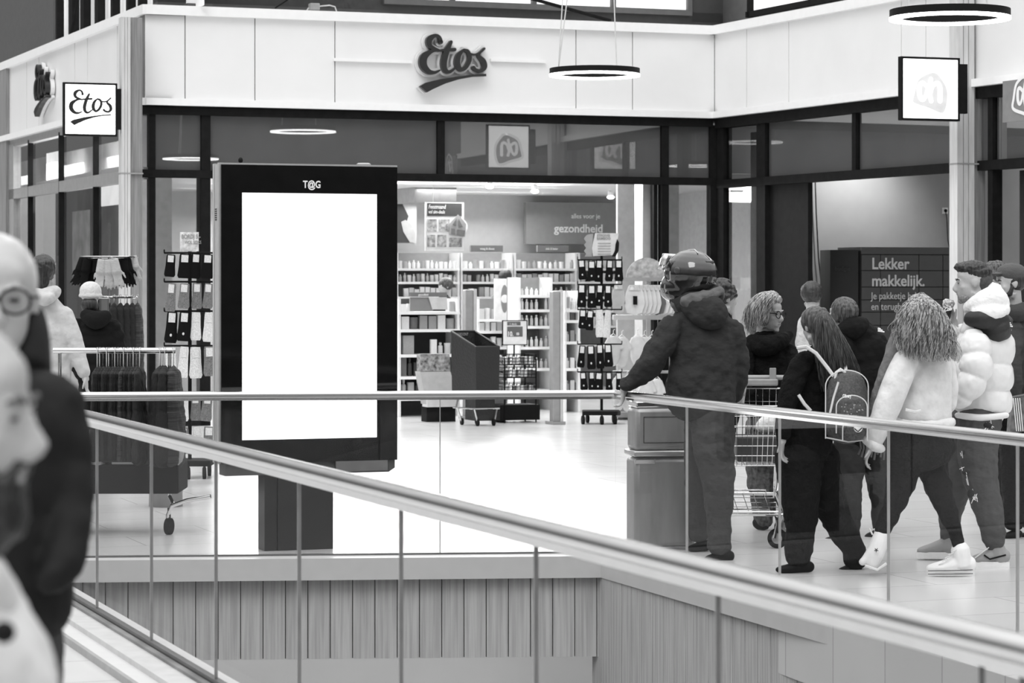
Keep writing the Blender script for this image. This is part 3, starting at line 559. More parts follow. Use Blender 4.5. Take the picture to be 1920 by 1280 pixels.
def hand(mb, Wp, fdir, side, L=.18, curl=30, spread=6, thumb=1):
    """palm, four unequal fingers bent at the knuckles, and a thumb leaving the side of the palm"""
    f = V(fdir).normalized(); s_ = (V(side)-f*V(side).dot(f)).normalized(); n = f.cross(s_)
    pl = L*.52; Wp = V(Wp); B = Matrix((s_, f, n)).transposed()
    mb.ell(Wp+f*pl*.5, (L*.215, pl*.58, L*.085), B, 14); mb.ell(Wp+f*pl*.78, (L*.225, pl*.28, L*.075), B, 12); mb.tube([Wp-f*L*.2, Wp+f*L*.15], [L*.14, L*.15], 10)
    for i, (o, ln, sp) in enumerate(((.155,.43,1.2),(.052,.49,.4),(-.052,.45,-.4),(-.15,.36,-1.3))):
        p = Wp+f*pl*.93+s_*L*o; d = (f+s_*math.tan(math.radians(spread*sp))).normalized(); an = math.radians(curl*(.8+.12*i)); pts = [p-f*L*.1, p]; ax = d.cross(n)
        for q, (fr_, k) in enumerate(((.45,.6),(.3,1.3),(.25,1.0))):
            d = (Matrix.Rotation(-an*k, 3, ax)@d).normalized(); p = p+d*L*ln*fr_; pts.append(p)
        mb.tube(pts, [L*.05, L*.05, L*.047, L*.043, L*.034], 8)
    t0_ = Wp+f*pl*.25+s_*L*.15; d = (f*.75+s_*.75*thumb+n*.25).normalized(); p1 = t0_+d*L*.2; d2 = (f+s_*.15+n*.25).normalized()
    mb.tube([t0_-d*L*.06, t0_, p1, p1+d2*L*.15, p1+d2*L*.25], [L*.06, L*.062, L*.054, L*.047, L*.036], 8)
def hairs(mb, guides, n, r, Y, jit=4, wave=0, wl=3, seed=1):
    """locks between neighbouring guide lines (x, y, depth m)"""
    rd = random.Random(seed)
    for i in range(n):
        g = rd.random()*(len(guides)-1); a = int(g); t = g-a; A = guides[a]; B = guides[min(a+1, len(guides)-1)]; jx, jd = rd.gauss(0, jit), rd.gauss(0, .012); ph = rd.random()*6.28; m = min(len(A), len(B))
        pts = [(A[k][0]*(1-t)+B[k][0]*t, A[k][1]*(1-t)+B[k][1]*t, A[k][2]*(1-t)+B[k][2]*t) for k in range(m)]; pts = catmull(pts, 5); q = len(pts); end = 1-.34*rd.random()
        pts = pts[:max(4, int(q*end))]; q = len(pts)
        out = [P(p[0]+jx*(k/q)**.6+wave*math.sin(ph+wl*6.28*k/q)*(k/q), p[1]+rd.gauss(0, .5), Y+p[2]+jd*(k/q)+wave*.0025*math.cos(ph+wl*6.28*k/q)*(k/q)) for k, p in enumerate(pts)]
        mb.tube(out, [r*Y/F*(1-.75*(k/q)**2) for k in range(q)], 5)
def shoe(mb, hx, tx, ys, Y, h=16, wd=13, d=0, ankle=None):
    L_ = tx-hx; sgn = 1 if L_ > 0 else -1
    mb.limb([(hx+sgn*3, ys-h*.45, h*.42, d, wd*.8), (hx+L_*.3, ys-h*.5, h*.48, d, wd*.85), (hx+L_*.6, ys-h*.36, h*.36, d, wd), (hx+L_*.85, ys-h*.27, h*.27, d, wd*.95), (tx-sgn*2, ys-h*.24, h*.2, d, wd*.6)], Y, 12, 3)
    if ankle: mb.limb([(ankle[0], ankle[1], ankle[2], d), (hx+L_*.22, ys-h*.4, h*.5, d)], Y, 12, 3)
def sole(mb, hx, tx, ys, Y, h=5, wd=14, d=0):
    k = Y/F; n = 14; L_ = tx-hx; pts = []
    for i in range(n):
        t = 2*math.pi*i/n; x = .5-.5*math.cos(t); pts.append((hx+L_*x, d+math.sin(t)*wd*k*(.78+.22*x)))
    mb.prism([P(x, ys-h, Y+dd) for x, dd in pts], V((0, 0, -h*k)))
def person(label, Y, torso, arms, legs, head, top, bottom, *, base, group=None, skin=None, voxel=.009, shoes=(), shoe_mat=None, hands=(), top_disp=(.034,.07), leg_disp=(.03,.07), puff=None, apuff=None, skull=True, extra_top=(), tsm=3, name='person', topname='jacket', botname='trousers', hipk=1.0, bsc=.80):
    r = empty(name, P(base[0], base[1], Y) if len(base) < 3 else V(base), label, 'person', group); r.location.z = 0
    b = MB(); b.limb(torso, Y, sc=bsc)
    for a in arms: b.limb(a, Y, sc=.66)
    for l in legs: b.limb(l, Y, sc=.66)
    if head and skull: head.skull(b)
    for h in hands: hand(b, *h)
    obj('body', b, skin or SKIN, r, vox=min(.0075, voxel), sm=2)
    t = MB(); t.limb(torso, Y, n=24, res=14 if puff else 4, puff=puff)
    for a in arms: t.limb(a, Y, n=18, res=10 if apuff else 4, puff=apuff)
    for e_ in extra_top: t.limb(e_, Y)
    obj(topname, t, top, r, vox=voxel, sm=tsm, disp=top_disp)
    if legs:
        t = MB()
        for l in legs: t.limb(l, Y, n=16)
        hx, hy = torso[-1][0], torso[-1][1]
        obj(botname, t, bottom, r, vox=voxel, sm=3, disp=leg_disp)
    for sh in shoes: mb = MB(); shoe(mb, Y=Y, **sh); obj('shoe', mb, shoe_mat or BLACK, r, vox=.007, sm=2)
    return r
def soft(name, limbs, Y, m, root, vox=.008, sm=3, disp=None, label=None, n=14):
    mb = MB(); [mb.limb(l, Y, n=n) for l in limbs]; return obj(name, mb, m, root, vox=vox, sm=sm, disp=disp, label=label)
# --- A: rider with the helmet
JK = cloth('dark_jacket', .038); JN = cloth('worn_jeans', .06); BK = knit('black_wool', .006); BKP = cloth('black_puffer', .008); GYJ = cloth('grey_jacket', .05)
Y = 15.6; hd = Head(1291, 522, 82, Y, -118, 5)
r = person('person in a dark hooded jacket and motorcycle helmet, leaning on the handrail, back to us', Y,
 [(1308,575,44,0,30),(1316,625,66,0,38),(1320,680,64,0,42),(1314,725,66,0,44),(1316,758,66,0,44)],
 [[(1262,608,24,-.05),(1238,650,25,-.08),(1216,686,24,-.05),(1190,712,17,.0),(1172,722,12,.05)], [(1370,615,24,0),(1384,660,19,.02),(1386,710,16,.05),(1380,745,13,.1)]],
 [[(1334,765,45,0,36),(1338,830,40),(1345,880,34),(1348,940,27),(1349,990,23),(1348,1026,23)], [(1322,770,38,.2),(1316,850,34,.3),(1312,930,27,.42),(1310,1000,22,.48)]],
 hd, JK, JN, base=(1345,1050), shoes=[dict(hx=1372, tx=1322, ys=1054, h=26, wd=17), dict(hx=1330, tx=1290, ys=1034, h=24, wd=15, d=.48)], hands=[((P(1171,727,Y+.08)), (-.15,.3,-1), (0,.9,.2), .17, 35)])
soft('hood', [[(1268,560,18,.0),(1300,566,30,-.04),(1340,552,22,-.02)], [(1296,568,26,-.10,20),(1330,585,34,-.13,22),(1350,598,24,-.12,16)]], Y, JK, r, disp=(.02,.06))
soft('scarf', [[(1268,566,16,-.02),(1300,570,26,0),(1345,552,15,-.02)], [(1285,566,13,-.12),(1320,558,13,-.14),(1350,545,9,-.08)]], Y, M('grey_scarf', .11, .85, bump=.4, bsc=25), r, disp=(.03,.05))
HG = M('helmet_gloss', .012, .12, amp=.3, coat=1)
hel = empty('helmet', hd.c, 'black full-face motorcycle helmet with raised mirrored visor on the rider', 'helmet')
mb = MB(); hd.e(mb, (0,-.05,.10), (.54,.63,.56), 24); hd.e(mb, (0,.14,-.22), (.47,.52,.40), 22); hd.e(mb, (0,.30,-.34), (.34,.36,.24), 20); obj('shell', mb, HG, hel, vox=.008, sm=3)
mb = MB(); q = [[hd.p(math.sin(t)*(.57-k_*.02), .06+math.cos(t)*(.66-k_*.03), z) for t in [math.radians(-60+i*12) for i in range(11)]] for k_, z in enumerate((.16,.28,.40,.52))]
vs = sum(q, []); fs = [(j*11+i, j*11+i+1, (j+1)*11+i+1, (j+1)*11+i) for j in range(3) for i in range(10)]; mb.add(vs, fs); o = obj('visor', mb, M('mirror_visor', .7, .08, .9, amp=.3, sc=20), hel); s_ = o.modifiers.new('s', 'SOLIDIFY'); s_.thickness = .006
for x in (-1, 1): mb = MB(); hd.e(mb, (x*.53,.06,.18), (.03,.08,.08)); obj('visor_pivot', mb, M('helmet_trim', .05, .3), hel)
for q_ in ([(.2,-.48,.42),(0,-.56,.42),(-.2,-.48,.42)], [(.33,-.48,.0),(0,-.66,.03),(-.33,-.48,.0)]): mb = MB(); hd.t(mb, q_, [.03,.045,.03]); obj('vent_trim', mb, MATS['helmet_trim'], hel)
mb = MB(); hd.t(mb, [(-.2,-.28,.60),(0,-.1,.665),(.1,.12,.65)], [.012,.022,.012]); obj('top_vent', mb, M('helmet_silver', .5, .25, .6), hel)
# --- B: curly head behind
Y = 17.9; hd = Head(1356, 560, 66, Y, 120)
r = person('person with short black curly hair mostly hidden behind the helmet wearer', Y, [(1352,596,22),(1352,640,40),(1350,720,40),(1350,770,38)], [], [[(1342,770,26),(1330,880,22),(1322,985,16)], [(1362,770,26),(1346,880,22),(1340,985,16)]], hd, BK, BK, base=(1340,1005),
 shoes=[dict(hx=1310, tx=1340, ys=1006, h=18), dict(hx=1335, tx=1362, ys=1006, h=18)], voxel=.012)
mb = MB(); rd = random.Random(5)
for i in range(120):
    th = rd.uniform(0, 6.28); ph = rd.uniform(-.2, 1.5); p = hd.p(math.cos(th)*math.cos(ph)*.36, math.sin(th)*math.cos(ph)*.42-.05, .14+math.sin(ph)*.40); mb.ell(p, (.017,)*3, None, 8)
hd.e(mb, (0,-.08,.15), (.35,.42,.38)); obj('hair', mb, H_BLACK, r, vox=.007, sm=1)
# --- C: blonde woman
Y = 17.45; hd = Head(1441, 588, 72, Y, 52, -2)
r = person('blonde woman with round dark glasses and a black coat behind the shopping trolley', Y,
 [(1432,634,26,0,22),(1438,660,46,0,30),(1440,710,52,0,34),(1440,770,50,0,34)], [[(1402,650,18,-.05),(1394,690,19,-.1),(1398,735,15,-.15),(1415,742,11,-.25)], [(1475,655,18,0),(1490,700,18,-.1),(1478,745,12,-.25)]],
 [[(1428,790,30,0),(1428,880,30),(1430,950,20),(1432,980,16)], [(1456,790,30,0),(1462,880,28),(1468,950,18),(1472,980,15)]], hd, BK, M('floral_skirt', .05, .8, amp=.9, sc=40), base=(1450,993), botname='skirt',
 shoes=[dict(hx=1415, tx=1440, ys=994, h=26, wd=11), dict(hx=1458, tx=1492, ys=992, h=22, wd=11)])
hd.eyes(r, hm=H_GREY); hd.glasses(r)
soft('collar', [[(1408,642,16,-.03),(1432,648,20,-.12),(1462,640,16,-.1),(1480,628,9,-.05)]], Y, BK, r, disp=(.02,.06))
mb = MB(); hd.e(mb, (0,-.10,.17), (.36,.42,.37), 20); hd.e(mb, (.24,-.02,.0), (.13,.22,.34)); hd.e(mb, (-.24,-.08,.0), (.13,.24,.34)); hd.e(mb, (0,-.3,-.05), (.3,.2,.36)); hd.t(mb, [(.22,.2,.36),(0,.28,.42),(-.24,.2,.34)], [.07,.09,.07]); hd.t(mb, [(.05,.22,.44),(.24,.24,.3),(.3,.17,.08)], [.05,.06,.03])
obj('hair', mb, H_BLOND, r, vox=.007, sm=2, disp=(.02,.03))
mb = MB(); hairs(mb, [[(1446,546,-.10),(1420,552,-.12),(1402,575,-.12),(1396,605,-.08),(1406,632,-.04)], [(1450,546,-.12),(1438,552,-.17),(1424,572,-.18),(1416,600,-.16),(1412,628,-.1)], [(1452,547,-.11),(1458,552,-.18),(1452,562,-.20),(1440,585,-.19),(1424,612,-.16)]], 420, .8, Y, 3, 2, 1.2)
obj('hair_strands', mb, H_BLOND, r)
mb = MB(); hd.e(mb, (.325,.0,-.13), (.025,.025,.025)); obj('earring', mb, M('pearl', .85, .2), r)
# --- J: dark head far behind
Y = 22.0; hd = Head(1522, 556, 50, Y, 170)
r = person('person with short black hair standing far behind the ponytail girl', Y, [(1522,588,14),(1522,610,28),(1522,680,30),(1522,730,28)], [], [[(1514,730,18),(1513,870,14)], [(1530,730,18),(1531,870,14)]], hd, knit('pale_top', .5), BK, base=(1522,896), voxel=.014,
 shoes=[dict(hx=1508, tx=1520, ys=897, h=12, wd=7), dict(hx=1526, tx=1538, ys=897, h=12, wd=7)])
mb = MB(); hd.e(mb, (0,-.08,.16), (.42,.48,.44)); obj('hair', mb, H_BLACK, r, vox=.01, sm=1, disp=(.02,.04))
# --- E: black puffer, leaning
Y = 16.9; hd = Head(1578, 590, 66, Y, -140, 18, 0)
r = person('person in a black puffer jacket bending forward, short dark hair, small white chest logo', Y,
 [(1592,618,26,0,24),(1612,650,52,0,36),(1620,700,60,0,42),(1616,760,58,0,42),(1612,830,50,0,38)], [[(1640,640,22,.1),(1655,690,24,.1),(1655,750,22,.05),(1640,800,18,-.05)], [(1580,640,22,-.1),(1568,700,24,-.15),(1560,760,20,-.2)]],
 [[(1596,830,32,0),(1592,900,26),(1594,960,21),(1592,998,18)], [(1640,830,32,.1),(1650,900,26,.1),(1655,950,22,.12),(1652,985,19,.12)]], hd, BKP, cloth('charcoal_trousers', .03), base=(1610,1016), puff=(5,.16), apuff=(4,.2), tsm=1,
 shoes=[dict(hx=1590, tx=1544, ys=1018, h=20, wd=12), dict(hx=1660, tx=1622, ys=1012, h=24, wd=13, d=.12)])
for a_ in ((1592, 1543, 1019, Y, 5, 13), (1662, 1620, 1013, Y, 5, 14, .12)): mb = MB(); sole(mb, *a_); obj('shoe_sole', mb, WHITE, r, smooth=False)
mb = MB(); [mb.tube([P(1630+i*9, 990+i*1, Y+.07), P(1636+i*9, 1002, Y+.05)], .006, 6) for i in range(4)]; obj('shoe_stripes', mb, WHITE, r)
mb = MB(); hd.e(mb, (0,-.08,.15), (.36,.44,.40), 20); hd.e(mb, (0,-.30,-.08), (.27,.16,.28)); hd.e(mb, (.24,-.05,.0), (.12,.22,.2)); hd.e(mb, (-.24,-.05,.0), (.12,.22,.2)); obj('hair', mb, H_BROWN, r, vox=.007, sm=2, disp=(.012,.02))
soft('collar', [[(1575,622,14,-.06),(1598,616,22,-.1),(1618,606,14,-.02)]], Y, BKP, r)
mb = MB(); c = P(1650, 618, Y-.19); [mb.tube([c+V((-.014-.0*i, .0, .010-i*.009)), c+V((.004+i*.012, 0, .006-i*.010))], .004, 6) for i in range(3)]; obj('chest_logo', mb, WHITE, r)
# --- D: ponytail girl with backpack
Y = 14.9; hd = Head(1528, 612, 72, Y, -150, -6, -6)
r = person('girl with a long ponytail in a black sweater walking with a patterned backpack', Y,
 [(1545,655,26,0,22),(1540,690,48,0,30),(1522,740,56,0,34),(1508,800,54,0,36),(1508,850,50,0,36)], [[(1506,675,20,-.08),(1488,720,21,-.12),(1474,765,19,-.14),(1468,812,15,-.14)], [(1582,680,20,.12),(1596,740,18,.16),(1590,800,16,.2)]],
 [[(1498,850,46,0),(1500,920,38),(1502,980,30),(1497,1030,26),(1496,1050,22)], [(1535,850,40,.1),(1552,930,33,.15),(1578,990,28,.2),(1600,1028,24,.2),(1604,1052,23,.2)]], hd, BK, knit('black_trousers', .010), base=(1510,1078), topname='sweater',
 shoes=[dict(hx=1522, tx=1456, ys=1074, h=26, wd=14), dict(hx=1612, tx=1572, ys=1076, h=24, wd=13, d=.2)], hands=[(P(1467,822,Y-.14), (-.05,0,-1), (-.3,-1,0), .16, 25)])
mb = MB(); hd.e(mb, (0,-.05,.15), (.35,.44,.39), 20); hd.e(mb, (0,-.28,.0), (.28,.18,.30)); hd.e(mb, (0,-.42,.34), (.13,.13,.13)); obj('hair', mb, H_BROWN, r, vox=.007, sm=2, disp=(.01,.02))
mb = MB(); hairs(mb, [[(1540,580,-.06),(1532,600,-.14),(1530,640,-.16),(1540,690,-.17),(1552,742,-.17)], [(1543,578,-.08),(1548,600,-.18),(1556,645,-.20),(1566,690,-.2),(1574,730,-.19)], [(1546,578,-.06),(1566,608,-.14),(1588,650,-.18),(1604,690,-.18),(1611,724,-.16)]], 700, .7, Y, 5, 3, 1.2, 3)
obj('ponytail', mb, H_BROWN, r)
bp = empty('backpack', P(1590, 825, Y-.25), 'dark patterned backpack with pale piping and a grab loop on the girl', 'backpack'); BPM = M('backpack_fabric', .055, .6, amp=.5, sc=90); PIP = M('pale_piping', .62, .5); Yb = Y-.27
soft('main_body', [[(1588,712,33,.03,24),(1588,745,41,.03,34),(1588,790,43,.03,36),(1589,806,43,.03,34)]], Yb, BPM, bp, sm=4)
soft('front_pocket', [[(1595,750,26,-.05,14),(1596,775,30,-.06,18),(1596,806,31,-.06,20)]], Yb, BPM, bp, sm=4)
soft('lower_pocket', [[(1600,800,16,-.10,12),(1602,815,22,-.10,14)]], Yb, BPM, bp, sm=3)
def arc(cx, y0, y1, hw, d, r_=.0032, nm='piping', rr=16):
    mb = MB(); pts = [(cx-hw, y1)]+[(cx-hw*math.cos(t), y0+(1-math.sin(t))*hw*.75) for t in [math.pi*i/rr for i in range(rr+1)]]+[(cx+hw, y1)]
    mb.tube([P(x, y, Yb+d) for x, y in pts], r_, 6); obj(nm, mb, PIP, bp)
arc(1588, 694, 822, 40, -.06); arc(1597, 741, 812, 29, -.125); arc(1603, 786, 826, 23, -.15)
mb = MB(); mb.tube([P(1548, 820, Yb), P(1590, 828, Yb-.1), P(1628, 824, Yb-.05)], .004, 6); obj('piping', mb, PIP, bp)
mb = MB(); mb.tube([P(x, y, Yb) for x, y in ((1566,712),(1568,698),(1576,692),(1584,698),(1586,714))], .009, 8); obj('grab_loop', mb, PIP, bp)
mb = MB(); mb.tube([P(1572, 716, Yb-.09), P(1563, 745, Yb-.1), P(1555, 780, Yb-.1)], .006, 6); obj('zip_puller', mb, PIP, bp)
mb = MB(); mb.ell(P(1609, 803, Yb-.165), (.024,.006,.022)); obj('smile_patch', mb, WHITE, bp); mb = MB(); mb.tube([P(1602, 803, Yb-.173), P(1609, 809, Yb-.175), P(1617, 801, Yb-.173)], .003, 6); obj('smile_line', mb, BLACK, bp)
mb = MB(); rd = random.Random(3)
for i in range(26): x, y = rd.uniform(1572,1618), rd.uniform(757,782); mb.ell(P(x, y, Yb-.128-(.012 if abs(x-1596) < 16 else -.004)), (.004,.003,.004), None, 6)
obj('printed_dots', mb, M('dot_print', .3, .6), bp)
mb = MB(); mb.tube([P(1496, 652, Y-.13), P(1512, 650, Y-.2), P(1530, 662, Y-.2), P(1552, 690, Y-.23), P(1568, 712, Y-.25)], .011, 6); mb.tube([P(1497, 740, Y-.19), P(1508, 757, Y-.2), P(1520, 770, Y-.2)], .010, 6); mb.tube([P(1583, 668, Y-.12), P(1586, 690, Y-.2), P(1584, 708, Y-.25)], .010, 6); obj('shoulder_strap', mb, PIP, bp)
text('name_tag', 'Olivery', .026, P(1580, 745, Yb-.14)+V((0,0,0)), (1,0,0), WHITE, bp, bold=.001, xs=.6)
# --- F: pale jacket woman
Y = 14.75; WJ = knit('cream_jacket', .64, bump=.4, bsc=9); hd = Head(1722, 590, 76, Y, -160, 6)
r = person('woman with long wavy highlighted hair in a cream shearling jacket walking away', Y,
 [(1726,640,28,0,24),(1734,672,46,0,34),(1734,720,52,0,38),(1726,770,60,0,40),(1724,786,61,0,41)], [[(1700,672,24,-.1),(1684,712,26,-.15),(1664,760,25,-.18),(1648,800,22,-.18),(1638,826,19,-.16)], [(1768,675,20,.1),(1778,720,19,.12),(1776,760,17,.1)]],
 [[(1706,840,34,0),(1694,890,29),(1675,945,22),(1655,992,15),(1647,1012,12)], [(1742,840,36,.08),(1752,890,28,.05),(1774,950,20,0),(1792,1005,13,0),(1797,1030,12,0)]], hd, WJ, knit('black_leggings', .012), base=(1740,1080), tsm=4, botname='leggings', top_disp=(.016,.13),
 hands=[(P(1634,834,Y-.16), (-.35,0,-.9), (0,-1,0), .16, 30)])
soft('skirt', [[(1724,790,60,0,38),(1726,820,64,0,42),(1730,850,66,0,44)]], Y, knit('black_skirt', .014), r)
soft('jacket_hem', [[(1668,788,9,-.05),(1700,795,9,-.16),(1750,797,9,-.16),(1784,790,9,-.05)]], Y, WJ, r, disp=(.02,.04))
soft('fur_collar', [[(1684,652,9,-.06),(1700,644,10,-.14),(1722,645,10,-.16)]], Y, WJ, r, disp=(.02,.03))
soft('cuff', [[(1622,822,9,-.16),(1640,836,10,-.2),(1654,842,8,-.16)]], Y, WJ, r, disp=(.015,.03))
mb = MB(); mb.tube([P(1698,768,Y-.19), P(1715,772,Y-.2), P(1727,770,Y-.2)], .009, 6); obj('waist_tab', mb, WJ, r)
SCF = M('grey_wool_scarf', .17, .9, bump=.5, bsc=30, amp=.2); soft('scarf', [[(1686,620,14,-.02),(1672,660,13,-.06),(1655,710,12,-.06),(1640,760,11,-.05),(1634,800,12,-.05)]], Y, SCF, r, disp=(.015,.04))
mb = MB(); [mb.tube([P(1612+i*6, 822, Y-.02), P(1614+i*5.6, 840, Y-.02), P(1609+i*6, 852+(i%3)*5, Y-.02)], .006, 5) for i in range(9)]; obj('scarf_fringe', mb, SCF, r)
mb = MB(); hd.e(mb, (0,-.05,.15), (.35,.43,.38), 20); hd.e(mb, (0,-.3,-.1), (.33,.22,.4)); obj('hair', mb, H_WAVY, r, vox=.008, sm=2, disp=(.02,.03))
mb = MB(); hairs(mb, [[(1722,552,-.02),(1696,575,-.06),(1684,605,-.10),(1684,630,-.12),(1690,664,-.14)], [(1724,550,-.06),(1708,575,-.16),(1700,605,-.19),(1704,640,-.2),(1712,678,-.2)], [(1728,549,-.06),(1730,575,-.19),(1732,610,-.22),(1736,645,-.22),(1742,684,-.22)], [(1732,550,-.06),(1752,575,-.17),(1762,610,-.2),(1768,645,-.2),(1772,682,-.2)], [(1734,552,-.02),(1762,580,-.08),(1778,615,-.12),(1786,645,-.14),(1788,678,-.14)]], 1500, .8, Y, 5, 9, 1.5, 9)
obj('hair_waves', mb, H_WAVY, r)
SN = M('canvas_white', .8, .6); mb = MB(); shoe(mb, 1824, 1740, 1074, Y, 36, 15, 0, (1800,1028,18)); obj('shoe', mb, SN, r, vox=.006, sm=2); mb = MB(); sole(mb, 1828, 1736, 1080, Y, 14, 17); obj('shoe_sole', mb, M('rubber_white', .72, .5), r, smooth=False)
mb = MB(); [mb.tube([P(x0, y0, Y-.052), P((x0+x1)/2, (y0+y1)/2+.5, Y-.054), P(x1, y1, Y-.052)], .0022, 5) for x0, y0, x1, y1 in ((1740,1070,1824,1068),(1740,1076,1824,1075))]; obj('sole_line', mb, DARK, r)
mb = MB(); [mb.tube([P(1760+i*6, 1058-i*6, Y-.04), P(1770+i*6, 1054-i*6, Y-.045)], .003, 5) for i in range(5)]; obj('laces', mb, MATS['rubber_white'], r)
mb = MB(); mb.limb([(1654,1000,15),(1648,1020,17),(1640,1042,16),(1634,1058,12)], Y); mb.limb([(1642,1030,15),(1624,1048,9),(1616,1054,7)], Y); obj('shoe', mb, SN, r, vox=.006, sm=2)
mb = MB(); mb.tube([P(1662,1056,Y-.03), P(1645,1068,Y-.04), P(1622,1060,Y-.03)], .008, 6); obj('shoe_sole', mb, MATS['rubber_white'], r)
mb = MB(); mb.lathe(P(1643,1031,Y-.062), [(.0,0),(.014,0),(.014,.004),(0,.004)], 12, (0,-1,0)); obj('ankle_patch', mb, WHITE, r); mb = MB(); [mb.tube([P(1643,1031,Y-.068), P(1643+4*math.cos(t),1031+4*math.sin(t),Y-.068)], .0018, 4) for t in [math.radians(90+72*i) for i in range(5)]]; obj('ankle_star', mb, BLACK, r)
# --- I: brown hair behind
Y = 18.2; hd = Head(1862, 522, 62, Y, -100)
r = person('person with brown hair hidden behind the man in the two-tone puffer', Y, [(1866,556,22),(1868,590,40),(1866,660,44),(1866,740,42)], [], [[(1872,740,26),(1876,840,22),(1880,950,17)], [(1892,740,26),(1896,840,22),(1898,950,17)]], hd, GYJ, BK, base=(1880,973), voxel=.012,
 shoes=[dict(hx=1890, tx=1862, ys=974, h=16, wd=9), dict(hx=1908, tx=1882, ys=974, h=16, wd=9)])
mb = MB(); hd.e(mb, (0,-.08,.15), (.37,.46,.41)); hd.e(mb, (0,-.3,-.05), (.26,.16,.25)); obj('hair', mb, H_BROWN, r, vox=.008, sm=1, disp=(.02,.03))
# --- H: cap man
Y = 16.9; hd = Head(1893, 532, 72, Y, -78)
r = person('bearded man in a dark cap and grey jacket at the edge of the view', Y, [(1908,585,26,0,24),(1918,625,50,0,36),(1920,700,54,0,40),(1920,780,52,0,40)], [[(1900,615,20,-.1),(1896,680,20,-.16),(1898,740,17,-.16)]], [[(1905,780,34,0),(1905,880,27),(1900,980,20)], [(1930,780,34,.1),(1935,880,27,.1),(1934,980,20,.1)]], hd, GYJ, BK, base=(1910,1008),
 shoes=[dict(hx=1915, tx=1878, ys=1009, h=18, wd=11), dict(hx=1948, tx=1912, ys=1009, h=18, wd=11, d=.1)])
mb = MB(); hd.e(mb, (0,-.12,.08), (.335,.37,.30), 20); hd.e(mb, (0,.18,-.34), (.21,.17,.14)); hd.t(mb, [(.26,.02,-.05),(.24,.08,-.25),(.1,.28,-.38)], [.05,.07,.06]); hd.t(mb, [(-.26,.02,-.05),(-.24,.08,-.25),(-.1,.28,-.38)], [.05,.07,.06]); obj('hair', mb, H_BLACK, r, vox=.006, sm=2)
mb = MB(); hd.e(mb, (0,-.06,.27), (.36,.42,.28), 20); hd.e(mb, (0,.42,.26), (.24,.26,.035), 16); obj('cap', mb, M('dark_cap', .07, .8, bump=.3), r, vox=.006, sm=3); hd.eyes(r, hm=H_BLACK)
soft('collar', [[(1885,580,12,-.1),(1905,588,18,-.12),(1925,578,14,-.05)]], Y, GYJ, r)
# --- G: two-tone puffer man
Y = 15.3; PW = M('white_puffer', .70, .38, amp=.02, bump=.25, bsc=7); PB = M('black_yoke', .014, .6, bump=.3, bsc=12); hd = Head(1822, 530, 80, Y, -92, -2, 0, .92)
r = person('man with cropped dark hair in a white puffer with black yoke and torn jeans', Y,
 [(1846,588,28,0,28),(1848,625,52,0,40),(1846,680,54,0,46),(1844,730,54,0,46),(1842,772,54,0,46)], [[(1826,632,26,-.14),(1830,668,30,-.2),(1828,705,29,-.22),(1806,738,23,-.2),(1792,752,17,-.15)], [(1806,622,24,.2),(1790,650,24,.25),(1782,655,20,.2),(1786,628,16,.12),(1787,612,12,.1)]],
 [[(1836,785,42,-.05),(1834,845,38,-.05),(1839,900,33,-.05),(1853,955,28,-.05),(1864,1010,21,-.05),(1866,1022,18,-.05)], [(1822,785,40,.15),(1806,850,34,.2),(1794,910,27,.25),(1782,965,22,.3),(1777,1006,16,.3)]], hd, PW, cloth('washed_jeans', .075), base=(1840,1062), puff=(4,.16), apuff=(4,.24), top_disp=(.016,.07), voxel=.008, tsm=1,
 hands=[(P(1789,607,Y+.1), (-.15,.1,1), (0,-1,.2), .17, 62, 3)])
YK = [[(1846,590,30,0,30),(1850,604,45,0,40),(1853,614,49,0,50)]]; soft('yoke', YK+[[(1818,598,14,-.12),(1846,598,20,-.15),(1880,600,16,-.1)], [(1862,612,36,-.02,52),(1866,622,33,-.02,52)]], Y, PB, r, disp=(.008,.06))
soft('hood', [[(1815,578,13,-.06),(1838,570,22,-.1,20),(1862,560,24,-.08),(1876,570,20,-.04)], [(1846,550,16,.0),(1862,548,20,0),(1872,575,18,-.02)], [(1830,584,12,-.13),(1860,588,16,-.16),(1885,580,12,-.08)]], Y, M('fleece_white', .78, .9, bump=.4, bsc=40), r, vox=.008, disp=(.012,.06))
soft('hem_band', [[(1794,778,6,-.12),(1840,783,7,-.17),(1888,778,6,-.12)]], Y, PW, r)
mb = MB(); c = P(1893, 608, Y-.12); [mb.tube([c+V((-.010, 0, .010-i*.009)), c+V((.006+i*.006, 0, .008-i*.010))], .0035, 6) for i in range(3)]; obj('shoulder_logo', mb, WHITE, r)
hd.eyes(r, hm=H_BLACK)
mb = MB(); hd.e(mb, (0,-.03,.33), (.31,.37,.20), 20); hd.e(mb, (0,.24,.38), (.24,.15,.11)); hd.e(mb, (0,.31,.37), (.12,.10,.05)); hd.e(mb, (0,-.12,.22), (.325,.37,.22), 20); obj('hair', mb, H_BLACK, r, vox=.005, sm=1, disp=(.012,.015))
mb = MB(); hd.e(mb, (0,-.17,.08), (.285,.33,.27), 20); hd.e(mb, (0,-.25,-.1), (.22,.2,.2)); obj('faded_sides', mb, M('cropped_hair', .06, .8, amp=.3, sc=60), r, vox=.006, sm=1)
mb = MB(); hd.e(mb, (0,.14,-.325), (.208,.207,.148), 20); hd.e(mb, (0,.265,-.41), (.09,.075,.08)); hd.t(mb, [(-.08,.362,-.215),(0,.378,-.205),(.08,.362,-.215)], [.012,.016,.012]); obj('stubble', mb, M('stubble', .25, .8, amp=.4, sc=90), r, vox=.005, sm=1)
mb = MB()
